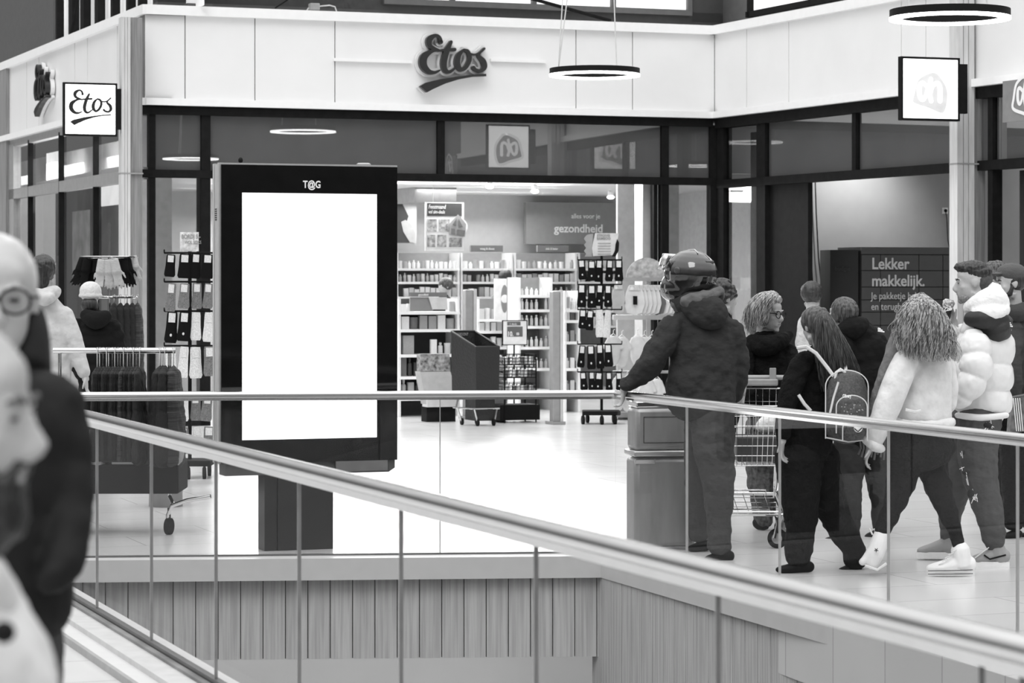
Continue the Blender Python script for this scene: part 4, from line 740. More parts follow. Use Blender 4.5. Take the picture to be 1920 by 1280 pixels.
for x, y, w_, h_, dd in ((1852,797,9,6,-.175),(1806,848,4,5,-.10),(1812,885,8,6,-.10),(1820,925,7,9,-.12)): mb.ell(P(x, y, Y+dd-.055*(y > 840)), (w_*Y/F,.02,h_*Y/F), None, 10)
obj('torn_holes', mb, M('hole_dark', .015, .9), r); mb = MB(); rd = random.Random(8)
for i in range(24):
    x, y = rd.choice(((1806,875),(1814,895),(1822,920),(1828,928),(1854,795),(1808,846))); a = rd.uniform(-1, 1); mb.tube([P(x+rd.gauss(0,5), y+rd.gauss(0,4), Y-.18), P(x+a*6+rd.gauss(0,4), y+rd.uniform(4,16), Y-.185)], .0016, 4)
obj('frayed_threads', mb, WHITE, r)
G1 = M('sneaker_grey', .3, .6); mb = MB(); shoe(mb, 1888, 1820, 1058, Y, 34, 15, -.05, (1868,1022,15)); obj('shoe', mb, G1, r, vox=.006, sm=2); mb = MB(); sole(mb, 1893, 1816, 1064, Y, 11, 16, -.05); obj('shoe_sole', mb, WHITE, r, smooth=False)
mb = MB(); mb.tube([P(1845,1040,Y-.10), P(1856,1048,Y-.105), P(1886,1040,Y-.10)], .005, 6); obj('shoe_stripe', mb, DARK, r); mb = MB(); [mb.tube([P(1828+i*4, 1046-i*3, Y-.09), P(1834+i*4, 1041-i*3, Y-.10)], .003, 5) for i in range(6)]; obj('laces', mb, WHITE, r)
mb = MB(); shoe(mb, 1790, 1722, 1040, Y, 32, 14, .3, (1778,1005,14)); obj('shoe', mb, G1, r, vox=.006, sm=2); mb = MB(); sole(mb, 1794, 1718, 1046, Y, 11, 15, .3); obj('shoe_sole', mb, WHITE, r, smooth=False)
cn = empty('drink_can', P(1776, 592, Y+.05), 'dark soft drink can wrapped in foil held by the puffer man', 'can'); mb = MB(); ax = V((.18,.0,1)); c = P(1773, 600, Y+.05); mb.lathe(c, [(.020,0),(.026,.006),(.026,.085),(.020,.10)], 18, ax); obj('can_body', mb, M('can_dark', .04, .2, .5), cn)
mb = MB(); mb.lathe(c+ax.normalized()*.088, [(.029,-.02),(.034,.0),(.036,.02),(.026,.034),(.006,.036)], 14, ax); obj('foil_wrap', mb, M('foil', .6, .25, .7, amp=.5, sc=50, bump=1, bsc=80), cn, vox=.004, disp=(.012,.012)); text('can_script', 'Cola', .03, P(1770, 584, Y+.0), (1,0,.2), WHITE, cn, bold=.001, xs=.8, shear=.3)
# --- K, L: at the shop windows
Y = 18.2; hd = Head(82, 512, 66, Y, 176); HO = knit('pale_hoodie', .54, bump=.4, bsc=10)
r = person('person in a pale hooded sweatshirt with dark hair, back to us, by the side windows', Y, [(82,562,26,0,22),(84,595,46,0,30),(84,660,50,0,34),(84,740,50,0,34)], [[(118,588,18,0),(136,630,18,0),(148,670,16,0),(157,700,12,0)], [(48,588,18,0),(34,640,18,0),(26,690,14,0)]], [[(68,740,28),(66,850,22),(64,955,16)], [(100,740,28),(104,850,22),(106,955,16)]], hd, HO, BK, base=(84,974), top_disp=(.022,.12), topname='hoodie',
 shoes=[dict(hx=60, tx=74, ys=975, h=16, wd=10), dict(hx=102, tx=116, ys=975, h=16, wd=10)], hands=[(P(160,706,Y), (.1,0,-1), (0,-1,0), .17, 25)])
soft('hood', [[(58,548,12,-.05),(80,556,16,-.12),(104,546,13,-.06)], [(70,552,12,-.1),(84,560,14,-.14),(96,556,11,-.12)]], Y, HO, r, disp=(.015,.05))
mb = MB(); hd.e(mb, (0,-.08,.14), (.37,.46,.41)); hd.e(mb, (0,-.34,-.15), (.26,.16,.34)); obj('hair', mb, H_BLACK, r, vox=.008, sm=1, disp=(.015,.03))
Y = 20.5; hd = Head(170, 556, 52, Y, 178)
r = person('person in a pale knitted beanie and black puffer coat, back to us', Y, [(176,590,18,0,16),(180,612,36,0,26),(182,650,42,0,30),(182,710,42,0,30)], [[(148,605,15),(142,640,16),(144,690,13)], [(212,608,15),(218,640,16),(218,690,13)]], [[(170,710,24),(168,800,18),(168,905,13)], [(194,710,24),(196,800,18),(196,905,13)]], hd, BKP, BK, base=(180,922), puff=(6,.16), apuff=(4,.18), tsm=1, voxel=.012,
 shoes=[dict(hx=160, tx=174, ys=923, h=14, wd=8), dict(hx=190, tx=204, ys=923, h=14, wd=8)])
soft('hood', [[(160,590,12,-.1),(180,600,18,-.14),(200,592,12,-.1)]], Y, BKP, r)
BEA = M('pale_beanie', .55, .9, bump=.6, bsc=40); mb = MB(); hd.e(mb, (0,-.03,.2), (.40,.43,.36), 20); hd.t(mb, [(math.cos(t)*.37, math.sin(t)*.40-.03, .04) for t in [math.pi*i/6 for i in range(13)]], [.07]*13); obj('beanie', mb, BEA, r, vox=.009, sm=2)
mb = MB(); hd.e(mb, (0,-.2,-.3), (.33,.25,.3)); obj('hair', mb, H_BLACK, r, vox=.01, sm=1)
# --- M: passer-by with glasses
Y = 4.5; hd = Head(-12, 567, 262, Y, 14, 3); NAV = M('navy_down', .009, .7, bump=.4, bsc=6, amp=.15, spec=.2)
r = person('older man with dark-rimmed glasses and a black down jacket close to us', Y,
 [(10,705,70,0,80),(20,770,130,0,120),(10,900,140,0,125),(5,1040,135,0,120),(5,1170,125,0,110)], [[(98,735,52,0),(124,810,50,0),(134,900,42,-.02),(132,990,40,-.06),(118,1060,36,-.10),(88,1095,28,-.12)], [(-95,745,52,0),(-130,900,42,0),(-130,1050,36,0)]], [[(58,1180,62,0),(70,1500,56,0),(75,1900,46,0),(78,2270,38,0)], [(-45,1180,66,.05),(-52,1500,56,.1),(-50,1900,46,.15),(-50,2260,38,.15)]], hd, NAV, GYJ, base=(0,2342), puff=(5,.08), apuff=(6,.14), voxel=.011, tsm=1, top_disp=(.012,.06),
 shoes=[dict(hx=70, tx=110, ys=2340, h=80, wd=50), dict(hx=-60, tx=-20, ys=2340, h=80, wd=50, d=.15)], hands=[(P(70,1090,Y-.04), (-.8,0,-.5), (0,-1,0), .17, 50)])
soft('collar', [[(66,585,18,.06,40),(66,630,28,.04,60),(56,690,42,.02,80)], [(-60,640,22,.08,40),(-50,690,36,.0,60)]], Y, NAV, r, vox=.008)
hd.eyes(r, hm=H_GREY); hd.glasses(r)
mb = MB(); hd.e(mb, (0,-.12,.17), (.325,.36,.345), 20); hd.e(mb, (.2,-.1,.12), (.12,.25,.2)); hd.e(mb, (-.2,-.1,.12), (.12,.25,.2)); obj('hair', mb, M('white_hair', .55, .7, amp=.3, sc=40), r, vox=.006, sm=1)
# --- N: bald bearded man closest to us
Y = 2.9; hd = Head(-84, 775, 395, Y, 84, -3); CRM = knit('pale_coat', .60, bump=.2, bsc=10)
r = person('bald man with a full dark beard and pale coat, in profile, closest to us', Y,
 [(-95,1090,110,0,150),(-85,1200,170,0,200),(-80,1330,195,0,220),(-80,1600,200,0,230),(-80,1850,190,0,220)], [[(-10,1210,95,.1),(10,1400,85,.1),(10,1650,75,.1),(0,1850,60,.05)], [(-170,1230,95,-.1),(-190,1450,85,-.1),(-190,1700,70,-.1)]], [[(-60,1850,110,.08),(-60,2500,90,.08),(-60,3250,60,.08)], [(-110,1850,110,-.1),(-115,2500,90,-.1),(-115,3250,60,-.1)]], hd, CRM, BK, base=(-85,3344), voxel=.011, topname='coat',
 shoes=[dict(hx=-110, tx=0, ys=3340, h=110, wd=70, d=.08), dict(hx=-150, tx=-40, ys=3340, h=110, wd=70, d=-.1)])
hd.eyes(r, hm=H_BROWN)
mb = MB(); hd.e(mb, (0,.13,-.38), (.24,.235,.20), 20); hd.e(mb, (0,.255,-.47), (.15,.13,.14)); hd.e(mb, (0,.14,-.56), (.17,.17,.15)); hd.e(mb, (0,.02,-.28), (.27,.14,.2))
for x in (-1, 1): hd.t(mb, [(x*.285,.03,.0),(x*.28,.06,-.14),(x*.22,.16,-.28),(x*.12,.30,-.34)], [.04,.06,.07,.06]); hd.t(mb, [(0,.375,-.205),(x*.09,.345,-.22),(x*.12,.31,-.30)], [.022,.026,.03])
obj('beard', mb, hair_mat('dark_beard', .004, .022), r, vox=.006, sm=1, disp=(.012,.012))
soft('coat_collar', [[(-40,1070,40,-.10),(-20,1120,55,-.02),(-10,1180,50,.1)]], Y, CRM, r)
mb = MB(); mb.ell(P(8, 1185, Y-.17), (.012,.01,.012)); obj('coat_snap', mb, BLACK, r)
# ---------------------------------------------------------------- shared small goods
def mesh_of(mb, m, name):
    me = bpy.data.meshes.new(name); me.from_pydata(mb.v, [], mb.f); me.materials.append(m); me.polygons.foreach_set('use_smooth', [True]*len(me.polygons)); me.update()
    try: me.set_sharp_from_angle(angle=math.radians(38))
    except Exception: pass
    return me
SH = {g: M('pack_%d' % int(g*100), g, .4, amp=.18, sc=30) for g in (.85, .6, .35, .14, .04)}
def place(me, name, loc, rz, scale, label, cat, group, parent=None):
    o = bpy.data.objects.new(name, me); COL.objects.link(o); o.location = loc; o.rotation_euler = (0, 0, rz); o.scale = scale; o.parent = parent
    return tag(o, label, cat, group) if not parent else o
PROTO = {}
for g in SH:
    mb = MB(); mb.lathe((0,0,0), [(.34,0),(.36,.05),(.36,.66),(.30,.74),(.14,.78),(.14,.82),(.19,.82),(.19,1),(.02,1)], 12); PROTO['bottle', g] = mesh_of(mb, SH[g], 'bottle')
    mb = MB(); mb.lathe((0,0,0), [(.44,0),(.46,.04),(.46,.70),(.48,.71),(.48,.98),(.05,1)], 12); PROTO['tub', g] = mesh_of(mb, SH[g], 'tub')
    mb = MB(); mb.hexa((0,0,.5), (.9,0,0), (0,.6,0), (0,0,1)); mb.hexa((0,-.31,.55), (.7,0,0), (0,.02,0), (0,0,.3)); PROTO['carton', g] = mesh_of(mb, SH[g], 'carton')
def row_items(fr, x0, x1, yb, v, h, wpx, kinds, shades, label, group, rd, gap=.0):
    x = x0+wpx/2
    while x < x1-wpx/2:
        if rd.random() > gap:
            kd = rd.choice(kinds); g = rd.choice(shades); kx = fr.hit(x, v).y/F; hh = h*kx*rd.uniform(.8, 1.1)
            p = fr.w(fr.U(x, v), v, fr.Z((x0+x1)/2, yb, v)); wd = wpx*kx*.98
            place(PROTO[kd, g], kd, p, ra, (wd, wd, hh), label, kd, group)
        x += wpx
def shelving(fr, x0, x1, ytop, ys, v, dep, label, back=.2, name='shelving_unit'):
    r = empty(name, fr.w(fr.U((x0+x1)/2, v), v, 0), label, 'shelves'); xm = (x0+x1)/2; mb = MB(); fr.box(mb, fr.U(x0, v), fr.U(x1, v), 0, fr.Z(xm, ytop, v), v+dep, v+dep+.03); obj('back_panel', mb, M('shelf_back_%d' % int(back*100), back, .7), r, smooth=False)
    for y in ys: mb = MB(); z = fr.Z(xm, y, v); fr.box(mb, fr.U(x0, v)+.002, fr.U(x1, v)-.002, z-.035, z, v-.02, v+dep); obj('shelf', mb, M('shelf_white', .85, .4, amp=.02), r, smooth=False)
    for x, o_ in ((x0, .016), (x1, -.016)): mb = MB(); u_ = fr.U(x, v)+o_; fr.box(mb, u_-.015, u_+.015, 0, fr.Z(xm, ytop, v), v, v+dep+.03); obj('side_panel', mb, MATS['shelf_white'], r, smooth=False)
    return r
rd = random.Random(21)
# back wall shelving: five bays
ORD = ['topmost', 'second', 'third', 'fourth', 'fifth', 'sixth']
ysb = [503, 528, 556, 582, 610, 645]
BW = [(743, 862, 'beneath the holiday poster'), (864, 962, 'behind the pale oval poster'), (964, 1082, 'under the wide wall banner'), (1084, 1206, 'behind the tall sock rack')]
for x0, x1, wh in BW:
    shelving(mid, x0, x1, 474, ysb, 8.5, .42, 'tall white wall shelving bay full of pale packs, '+wh, .28)
    for i, y in enumerate(ysb[:5]):
        kind = [['bottle', 'tub'], ['tub', 'bottle'], ['carton'], ['bottle'], ['carton', 'tub']][(i+(x0 > 900)) % 5]
        row_items(mid, x0+3, x1-3, y, 8.6, 15 if i < 2 else 17, rd.choice((8.5, 10, 11)), kind, [.85, .85, .6, .85, .35], 'small pale pack, %s row of the wall bay %s' % (ORD[i], wh), '%s row packs of the bay %s' % (ORD[i], wh), rd, .06)
# price strip signs and banner
def board(fr, x0, x1, y0, y1, v, m, name, label=None, parent=None, dep=.03, cat='sign'):
    mb = MB(); fr.pbox(mb, x0, x1, y0, y1, v, dep)
    return obj(name, mb, m, parent, smooth=False, **({} if parent else dict(label=label, cat=cat)))
BAN = M('banner_grey', .25, .6, amp=.05)
def wall_sign(x0, x1, y0, y1, v, m, label, texts, dep=.06, fr=mid, tm=None):
    r = empty('wall_sign', fr.w(fr.U((x0+x1)/2, v), v, fr.Z((x0+x1)/2, y1, v)), label, 'sign'); board(fr, x0, x1, y0, y1, v, m, 'panel', parent=r, dep=dep)
    for s_, x, y, px, b_, xs in texts: text('lettering', s_, px*fr.hit(x, v).y/F/.72, fr.w(fr.U(x, v), v-.004, fr.Z(x, y, v)), fr.u, tm or WHITE, r, bold=b_, xs=xs)
    return r
wall_sign(987, 1203, 380, 458, 8.9, BAN, 'wide grey wall banner about health above the shelving', [('alles voor je', 1071, 409, 9, .001, .95), ('gezondheid', 1039, 435, 15.5, .004, 1.0)], .12)
wall_sign(883, 943, 460, 472, 8.3, BAN, 'small grey aisle sign above the shelving beside the holiday poster', [("vraag & dienst", 900, 468, 4, .002, .9)])
wall_sign(1008, 1066, 460, 472, 8.3, BAN, 'small grey aisle sign above the shelving directly under the wide banner', [('ziek & beter', 1023, 468, 4, .002, .9)])
# holiday poster
v = 1.0; r = empty('hanging_poster', mid.w(mid.U(836, v), v, mid.Z(836, 470, v)), 'white hanging poster with dark heading and house picture in the shop entrance', 'poster')
mb = MB(); mid.pbox(mb, 797, 870, 379, 470, v, .012); c = mid.w(mid.U(862, v), v, mid.Z(862, 425, v)); mb.lathe(c, [(0,0),(.105,0),(.105,.012),(0,.012)], 20, mid.n); obj('sheet', mb, M('poster_white', .85, .5), r, smooth=False)
board(mid, 801, 866, 381, 405, v-.004, M('poster_dark', .05, .6), 'heading', parent=r, dep=.004)
for a in ((801,819,411,434), (823,843,411,434), (801,816,440,463), (820,837,440,463), (842,866,446,463)): board(mid, *a[:2], *a[2:], v-.004, M('poster_tile', .38, .6, amp=.7, sc=25), 'picture_tile', parent=r, dep=.004)
text('lettering', 'Feestmaand', 8*31/F/.72, mid.w(mid.U(803, v), v-.008, mid.Z(803, 391, v)), mid.u, WHITE, r, bold=.0005, xs=.66, shear=.15); text('lettering', 'vol sim-deals', 7*31/F/.72, mid.w(mid.U(803, v), v-.008, mid.Z(803, 400, v)), mid.u, WHITE, r, bold=.0005, xs=.66, shear=.15)
mb = MB(); q = lambda x, y: mid.w(mid.U(x, v-.02), v-.02, mid.Z(856, y, v)); mb.prism([q(843,441), q(842,421), q(859,402), q(874,420), q(872,444)], mid.n*.012); obj('house_shape', mb, M('poster_mid', .33, .6), r, smooth=False)
mb = MB(); [mb.prism([q(*a) for a in pl], mid.n*.004) for pl in ([(846,438),(846,428),(853,429),(853,440)], [(857,430),(872,432),(870,443),(856,441)], [(849,421),(856,409),(855,424)], [(860,410),(868,426),(859,424)])]; mb.v = [p-mid.n*.005 for p in mb.v]; obj('house_windows', mb, M('poster_win', .14, .6), r, smooth=False)
mb = MB(); [mb.tube([mid.w(mid.U(x, v), v, mid.Z(836, 379, v)), mid.w(mid.U(x, v), v, 2.98)], .003, 5) for x in (812,)]; obj('cord', mb, MATS['pale_cord'], r)
# beauty poster next to the totem
v = 8.7; r = empty('wall_poster', mid.w(mid.U(760, v), v, mid.Z(760, 455, v)), 'wall picture of dark hair and a pale hand beside the totem edge', 'poster')
board(mid, 700, 781, 374, 456, v, M('picture_pale', .62, .5), 'sheet', parent=r); mb = MB(); q = lambda x, y: mid.w(mid.U(x, v-.01), v-.01, mid.Z(760, y, v))
mb.prism([q(720,375), q(751,375), q(766,405), q(758,430), q(768,455), q(720,455)], mid.n*.006); obj('hair_shape', mb, M('picture_dark', .05, .6), r, smooth=False)
mb = MB(); mb.prism([q(752,416), q(760,412), q(771,420), q(779,436), q(778,454), q(768,454), q(756,434)], mid.n*.01); mb.v = [p-mid.n*.006 for p in mb.v]; obj('hand_shape', mb, M('picture_skin', .5, .6), r, smooth=False)
# ceiling spots
for x, y, v, lb in ((918, 352, 3.0, 'beside the holiday poster'), (1003, 360, 4.5, 'at the corner of the wide banner'), (1196, 349, 2.2, 'nearest the pale doorway post'), (1145, 368, 6.5, 'above the right half of the wide banner')):
    p = mid.w(mid.U(x, v), v, 2.90); r = empty('ceiling_spotlight', p, 'small glowing ceiling spotlight '+lb.replace('right half', 'far half'), 'lamp', 'ceiling spotlights in the drugstore')
    mb = MB(); mb.lathe(p+V((0,0,.02)), [(.04,0),(.045,.06),(.02,.08)], 14); obj('housing', mb, WHITE, r); mb = MB(); mb.ell(p+V((0,0,.0)), (.055,.055,.03)); obj('bulb', mb, MATS['lamp_glow'], r)
# security gate pillars
def gate(x0, x1, ytop, Y, label):
    f_ = Fr(P((x0+x1)/2, 0, Y), (.9367, .35)); r = empty('security_pillar', V((f_.O.x, f_.O.y, 0)), label, 'security gate', 'anti-theft pillars of the shop entrance'); k = Y/F
    a, b = f_.U(x0), f_.U(x1); zt = H-(ytop-HZ)*k; mb = MB(); f_.box(mb, a, a+(b-a)*.7, .03, zt, 0, .12); obj('front_panel', mb, M('gate_grey', .30, .5), r, smooth=False, bevel=.01)
    mb = MB(); f_.box(mb, a+(b-a)*.7+.002, b, .03, zt+.01, -.005, .12); obj('side_rail', mb, M('gate_pale', .55, .5), r, smooth=False); mb = MB(); f_.box(mb, a-.02, b+.02, 0, .035, -.03, .2); obj('foot', mb, MIDG, r, smooth=False)
gate(1037, 1056, 546, 30.2, 'grey anti-theft pillar standing beside the tall sock rack'); gate(873, 894, 543, 31.4, 'grey anti-theft pillar behind the black basket trolley')
# mid-shop gondolas
g1 = Fr(P(805, 0, 32.0), (.9367, .35)); shelving(g1, 747, 862, 560, [584, 617, 664, 705, 745], 0, .45, 'low white gift gondola with boxed sets between totem and basket trolley', .04)
row_items(g1, 750, 775, 584, .1, 14, 12, ['carton'], [.85, .6], 'gift carton on the top shelf of the low gondola', 'gift cartons on the top gondola shelf', rd); row_items(g1, 842, 862, 584, .1, 20, 10, ['carton'], [.6, .35], 'upright gift carton at the trolley end of the gondola top', 'gift cartons at the gondola end', rd)
row_items(g1, 750, 860, 617, .1, 24, 17, ['carton', 'tub'], [.85, .35, .6, .14], 'boxed gift set on the second gondola shelf', 'boxed gift sets on the second gondola shelf', rd); row_items(g1, 752, 800, 664, .1, 34, 24, ['carton'], [.6, .35], 'big pale gift box on the third gondola shelf', 'big gift boxes on the third gondola shelf', rd)
row_items(g1, 806, 862, 664, .08, 26, 13, ['carton', 'tub', 'bottle'], [.85, .6], 'jar or small pack beside the big gift boxes on the gondola', 'jars on the third gondola shelf', rd); row_items(g1, 750, 862, 705, .08, 32, 12, ['carton', 'bottle'], [.14, .35, .85, .04], 'dark or pale carton on the fourth gondola shelf', 'cartons on the fourth gondola shelf', rd)
row_items(g1, 750, 862, 745, .08, 32, 13, ['carton', 'bottle'], [.14, .35, .04], 'dim carton on the lowest gondola shelf', 'cartons on the lowest gondola shelf', rd)
r = empty('display_stand', g1.w(g1.U(803, -.1), -.1, g1.Z(803, 584, 0)), 'grey counter display with a pale printed card on the gift gondola', 'display'); board(g1, 769, 838, 548, 556, -.02, M('display_head', .16, .6), 'header', parent=r); board(g1, 769, 812, 557, 583, .0, BAN, 'backing_card', parent=r)
mb = MB(); q = lambda x, y: g1.w(g1.U(x, -.03), -.03, g1.Z(803, y, 0)); mb.prism([q(804,557), q(838,557), q(839,580), q(811,580)], g1.n*.015); obj('pale_card', mb, M('card_pale', .6, .5), r, smooth=False); text('lettering', 'gezondheid', .035, q(784, 554)+V((0,0,0))-g1.n*.01, g1.u, WHITE, r, xs=.8)
g2 = Fr(P(1003, 0, 33.6), (.9367, .35)); shelving(g2, 972, 1036, 520, [553, 580, 611, 650, 690, 730], 0, .4, 'white shelving of bottles between the price sign and the pillar', .22)
for i, y in enumerate((553, 580, 611, 650, 690)): row_items(g2, 974, 1034, y, .08, 19 if i else 15, 9, ['bottle'], [.85, .6, .85], 'bottle in the %s row of the shelving behind the price sign' % ORD[i], '%s row bottles behind the price sign' % ORD[i], rd, .04)
g3 = Fr(P(1072, 0, 33.0), (.9367, .35)); shelving(g3, 1058, 1088, 545, [580, 600, 640, 690, 735], 0, .4, 'narrow white shelving between the grey pillar and the sock rack', .2)
for i, y in enumerate((580, 600, 640, 690, 735)): row_items(g3, 1059, 1087, y, .08, 22, 9, ['carton', 'bottle'], [.85, .6, .35, .14], 'pack in the %s row of the narrow shelving beside the pillar' % ORD[i], '%s row packs beside the pillar' % ORD[i], rd)
g4 = Fr(P(918, 0, 34.5), (.9367, .35)); shelving(g4, 895, 968, 560, [598, 620, 650, 690, 730], 0, .4, 'white shelving of small packs under the pale oval poster', .2)
for i, y in enumerate((598, 620, 650, 690, 730)): row_items(g4, 897, 966, y, .08, 19, 11, ['carton', 'tub'], [.85, .85, .35, .6], 'small pack in the %s row under the oval poster' % ORD[i], '%s row packs under the oval poster' % ORD[i], rd)
v = 3.0; r = empty('oval_poster', mid.w(mid.U(948, v), v, mid.Z(948, 600, v)), 'white standing panel with a grey oval picture of a tube', 'poster'); board(mid, 928, 966, 522, 600, v, M('poster_white', .85), 'panel', parent=r, dep=.04)
mb = MB(); mb.ell(mid.w(mid.U(946, v), v-.002, mid.Z(946, 560, v)), (.052, .006, .185), Matrix.Rotation(ra, 3, 'Z')); obj('oval', mb, BAN, r); mb = MB(); mb.ell(mid.w(mid.U(946, v), v-.008, mid.Z(946, 560, v)), (.054, .005, .055), Matrix.Rotation(ra, 3, 'Z')); obj('white_band', mb, WHITE, r)
mb = MB(); mid.box(mb, mid.U(967, v), mid.U(972, v), 0, mid.Z(970, 522, v), v, v+.04); obj('dark_post', mb, DARK, r, smooth=False)
v = 1.3; r = wall_sign(943, 988, 601, 646, v, M('price_white', .8), 'white price card 10.00 in a thin dark frame', [('10.', 951, 630, 9, .002, .8), ('00', 968, 628, 5, .001, .8)], .01); board(mid, 951, 980, 612, 631, v-.002, M('price_dark', .12), 'price_field', parent=r, dep=.004); board(mid, 951, 976, 603, 610, v-.002, MATS['price_dark'], 'heading_field', parent=r, dep=.004)
text('lettering', '1 deals', .035, mid.w(mid.U(955, v), v-.006, mid.Z(955, 609, v)), mid.u, WHITE, r)
for a in ((942, 989, 600, 601.5), (942, 989, 645.5, 647), (942, 943.5, 600, 647), (987.5, 989, 600, 647)): board(mid, *a, v-.003, DARK, 'frame_bar', parent=r, dep=.015)
mb = MB(); mb.tube([mid.w(mid.U(965, v), v+.02, 0), mid.w(mid.U(965, v), v+.02, mid.Z(965, 645, v))], .01, 6); obj('stand_pole', mb, DARK, r)
# black basket trolley
Y = 30.0; f_ = Fr(P(897, 0, Y), (.9367, .35)); r = empty('basket_trolley', V((f_.O.x, f_.O.y, 0)), 'tall black plastic basket trolley on chrome wheels in the shop entrance', 'trolley'); zz = lambda y: H-(y-HZ)*Y/F; uu = lambda x: f_.U(x)
q = lambda x, y, v: f_.w(uu(x), v, zz(y))
mb = MB(); bk = [q(866,622,.45), q(911,622,.45)]; 
def wall4(t, b_): mb.add([*t, *b_], [(0,1,2,3), (0,4,5,1), (1,5,6,2), (2,6,7,3), (3,7,4,0), (4,7,6,5)][1:])
top4 = [q(866,622,.35), q(910,622,.35), q(930,650,-.1), q(887,650,-.1)]; bot4 = [q(868,745,.35), q(908,745,.35), q(928,745,-.1), q(888,745,-.1)]
wall4(top4, bot4); o = obj('basket_body', mb, M('black_plastic', .014, .5, bump=.3, bsc=40), r, smooth=False); o.modifiers.new('s', 'SOLIDIFY').thickness = .012
mb = MB(); mb.tube(top4, .014, 6, True); obj('rim', mb, M('rim_plastic', .03, .4), r)
mb = MB(); mb.tube([q(866,765,.3), q(880,765,-.12), q(930,765,-.12)], .010, 6); mb.tube([q(868,765,.2), q(876,790,.2)], .010, 6); mb.tube([q(884,765,-.1), q(890,790,-.1)], .010, 6); mb.tube([q(926,765,-.1), q(921,790,-.1)], .010, 6); mb.tube([q(870,745,.2), q(866,765,.2)], .010, 6); obj('chrome_frame', mb, CHROME, r)
mb = MB(); mb.hexa(f_.w(uu(905), .1, zz(767)), f_.u*.23, f_.n*.35, V((0,0,.26))); obj('lower_crate', mb, MATS['black_plastic'], r, smooth=False)
for x, v_ in ((877,.2),(890,-.1),(905,.2),(920,-.1)): mb = MB(); mb.lathe(f_.w(uu(x), v_, .04)-f_.u*.012, [(0,0),(.04,0),(.04,.024),(0,.024)], 14, f_.u); obj('castor', mb, DARK, r)
text('maker_mark', 'HARDONY', .05, q(872,630,.33)-f_.n*.02, f_.u, MIDG, r, xs=.6)
# wire dump basket with tubs
f_ = Fr(P(975, 0, 30.6), (.9367, .35)); r = empty('wire_basket', V((f_.O.x, f_.O.y, 0)), 'stacked black wire baskets of small round packs beside the trolley', 'basket'); k = 30.6/F
for i, yb in enumerate((684, 708, 738)):
    z0 = H-(yb-HZ)*k; mb = MB(); a, b = f_.U(946), f_.U(1005)
    for j in range(9): t = a+(b-a)*j/8; mb.tube([f_.w(t, 0, z0+.12), f_.w(t, .02, z0), f_.w(t, .35, z0), f_.w(t, .37, z0+.12)], .004, 4)
    for zq in (0, .04, .08, .12): mb.tube([f_.w(a, 0, z0+zq), f_.w(b, 0, z0+zq), f_.w(b, .36, z0+zq), f_.w(a, .36, z0+zq)], .004, 4, True)
    obj('wire_tier', mb, DARK, r)
for x_, y_ in ((f_.U(946), 0), (f_.U(1005), 0), (f_.U(946), .36), (f_.U(1005), .36)): mb = MB(); mb.tube([f_.w(x_, y_, 0), f_.w(x_, y_, H-(672-HZ)*k)], .009, 6); obj('corner_post', mb, DARK, r)
mb = MB(); mb.hexa(f_.w(f_.U(975), .18, .12), f_.u*.5, f_.n*.36, V((0,0,.18))); obj('base_box', mb, BLACK, r, smooth=False)
for i, yb in enumerate((684, 708, 738)):
    for j in range(7): p = f_.w(f_.U(951+j*8), .06+.05*(j % 2), H-(yb-HZ)*k+.01); place(PROTO['tub', (.85, .14, .6)[(i+j) % 3]], 'tub', p, 0, (.055, .055, .085), 'small round pack lying in the %s wire basket tier' % ('top', 'middle', 'lowest')[i], 'tub', '%s tier packs in the wire baskets' % ('top', 'middle', 'lowest')[i])
# cardboard stand in front of gondola
f_ = Fr(P(826, 0, 30.8), (.9367, .35)); r = empty('cardboard_stand', V((f_.O.x, f_.O.y, 0)), 'pale grey slanted cardboard stand in front of the gift gondola', 'display'); k = 30.8/F; z_ = lambda y: H-(y-HZ)*k
mb = MB(); mb.prism([f_.w(f_.U(793), .1, z_(697)), f_.w(f_.U(850), .1, z_(697)), f_.w(f_.U(857), -.05, z_(757)), f_.w(f_.U(797), -.05, z_(757))], f_.n*.2); obj('front_card', mb, M('card_grey', .38, .6), r, smooth=False)
mb = MB(); mb.prism([f_.w(f_.U(795), .12, z_(664)), f_.w(f_.U(849), .12, z_(664)), f_.w(f_.U(850), .1, z_(696)), f_.w(f_.U(794), .1, z_(696))], f_.n*.15); obj('window_card', mb, M('card_busy', .22, .6, amp=.9, sc=22), r, smooth=False)
mb = MB(); f_.box(mb, f_.U(797), f_.U(857), z_(762), z_(748), -.09, .1); obj('ledge', mb, MATS['card_pale'], r, smooth=False); mb = MB(); f_.box(mb, f_.U(800), f_.U(854), 0, z_(760), 0, .2); obj('dark_foot', mb, DARK, r, smooth=False)
for x, y in ((934, 672), (936, 688), (937, 706)): mb = MB(); p = P(x, y, 30.9); mb.ell(p, (.06, .07, .05)); obj('soft_toy_pack', mb, M('plush', .42, .9), label='small round grey plush pack piled beside the trolley', cat='plush pack', group='plush packs beside the trolley', smooth=True)
f_ = Fr(P(940, 0, 30.9), (.9367, .35)); mb = MB(); f_.box(mb, f_.U(928), f_.U(948), 0, H-(714-HZ)*30.9/F, 0, .2); obj('pedestal_box', mb, M('pedestal_pale', .4), label='narrow pale pedestal box under the plush packs', cat='pedestal', smooth=False)
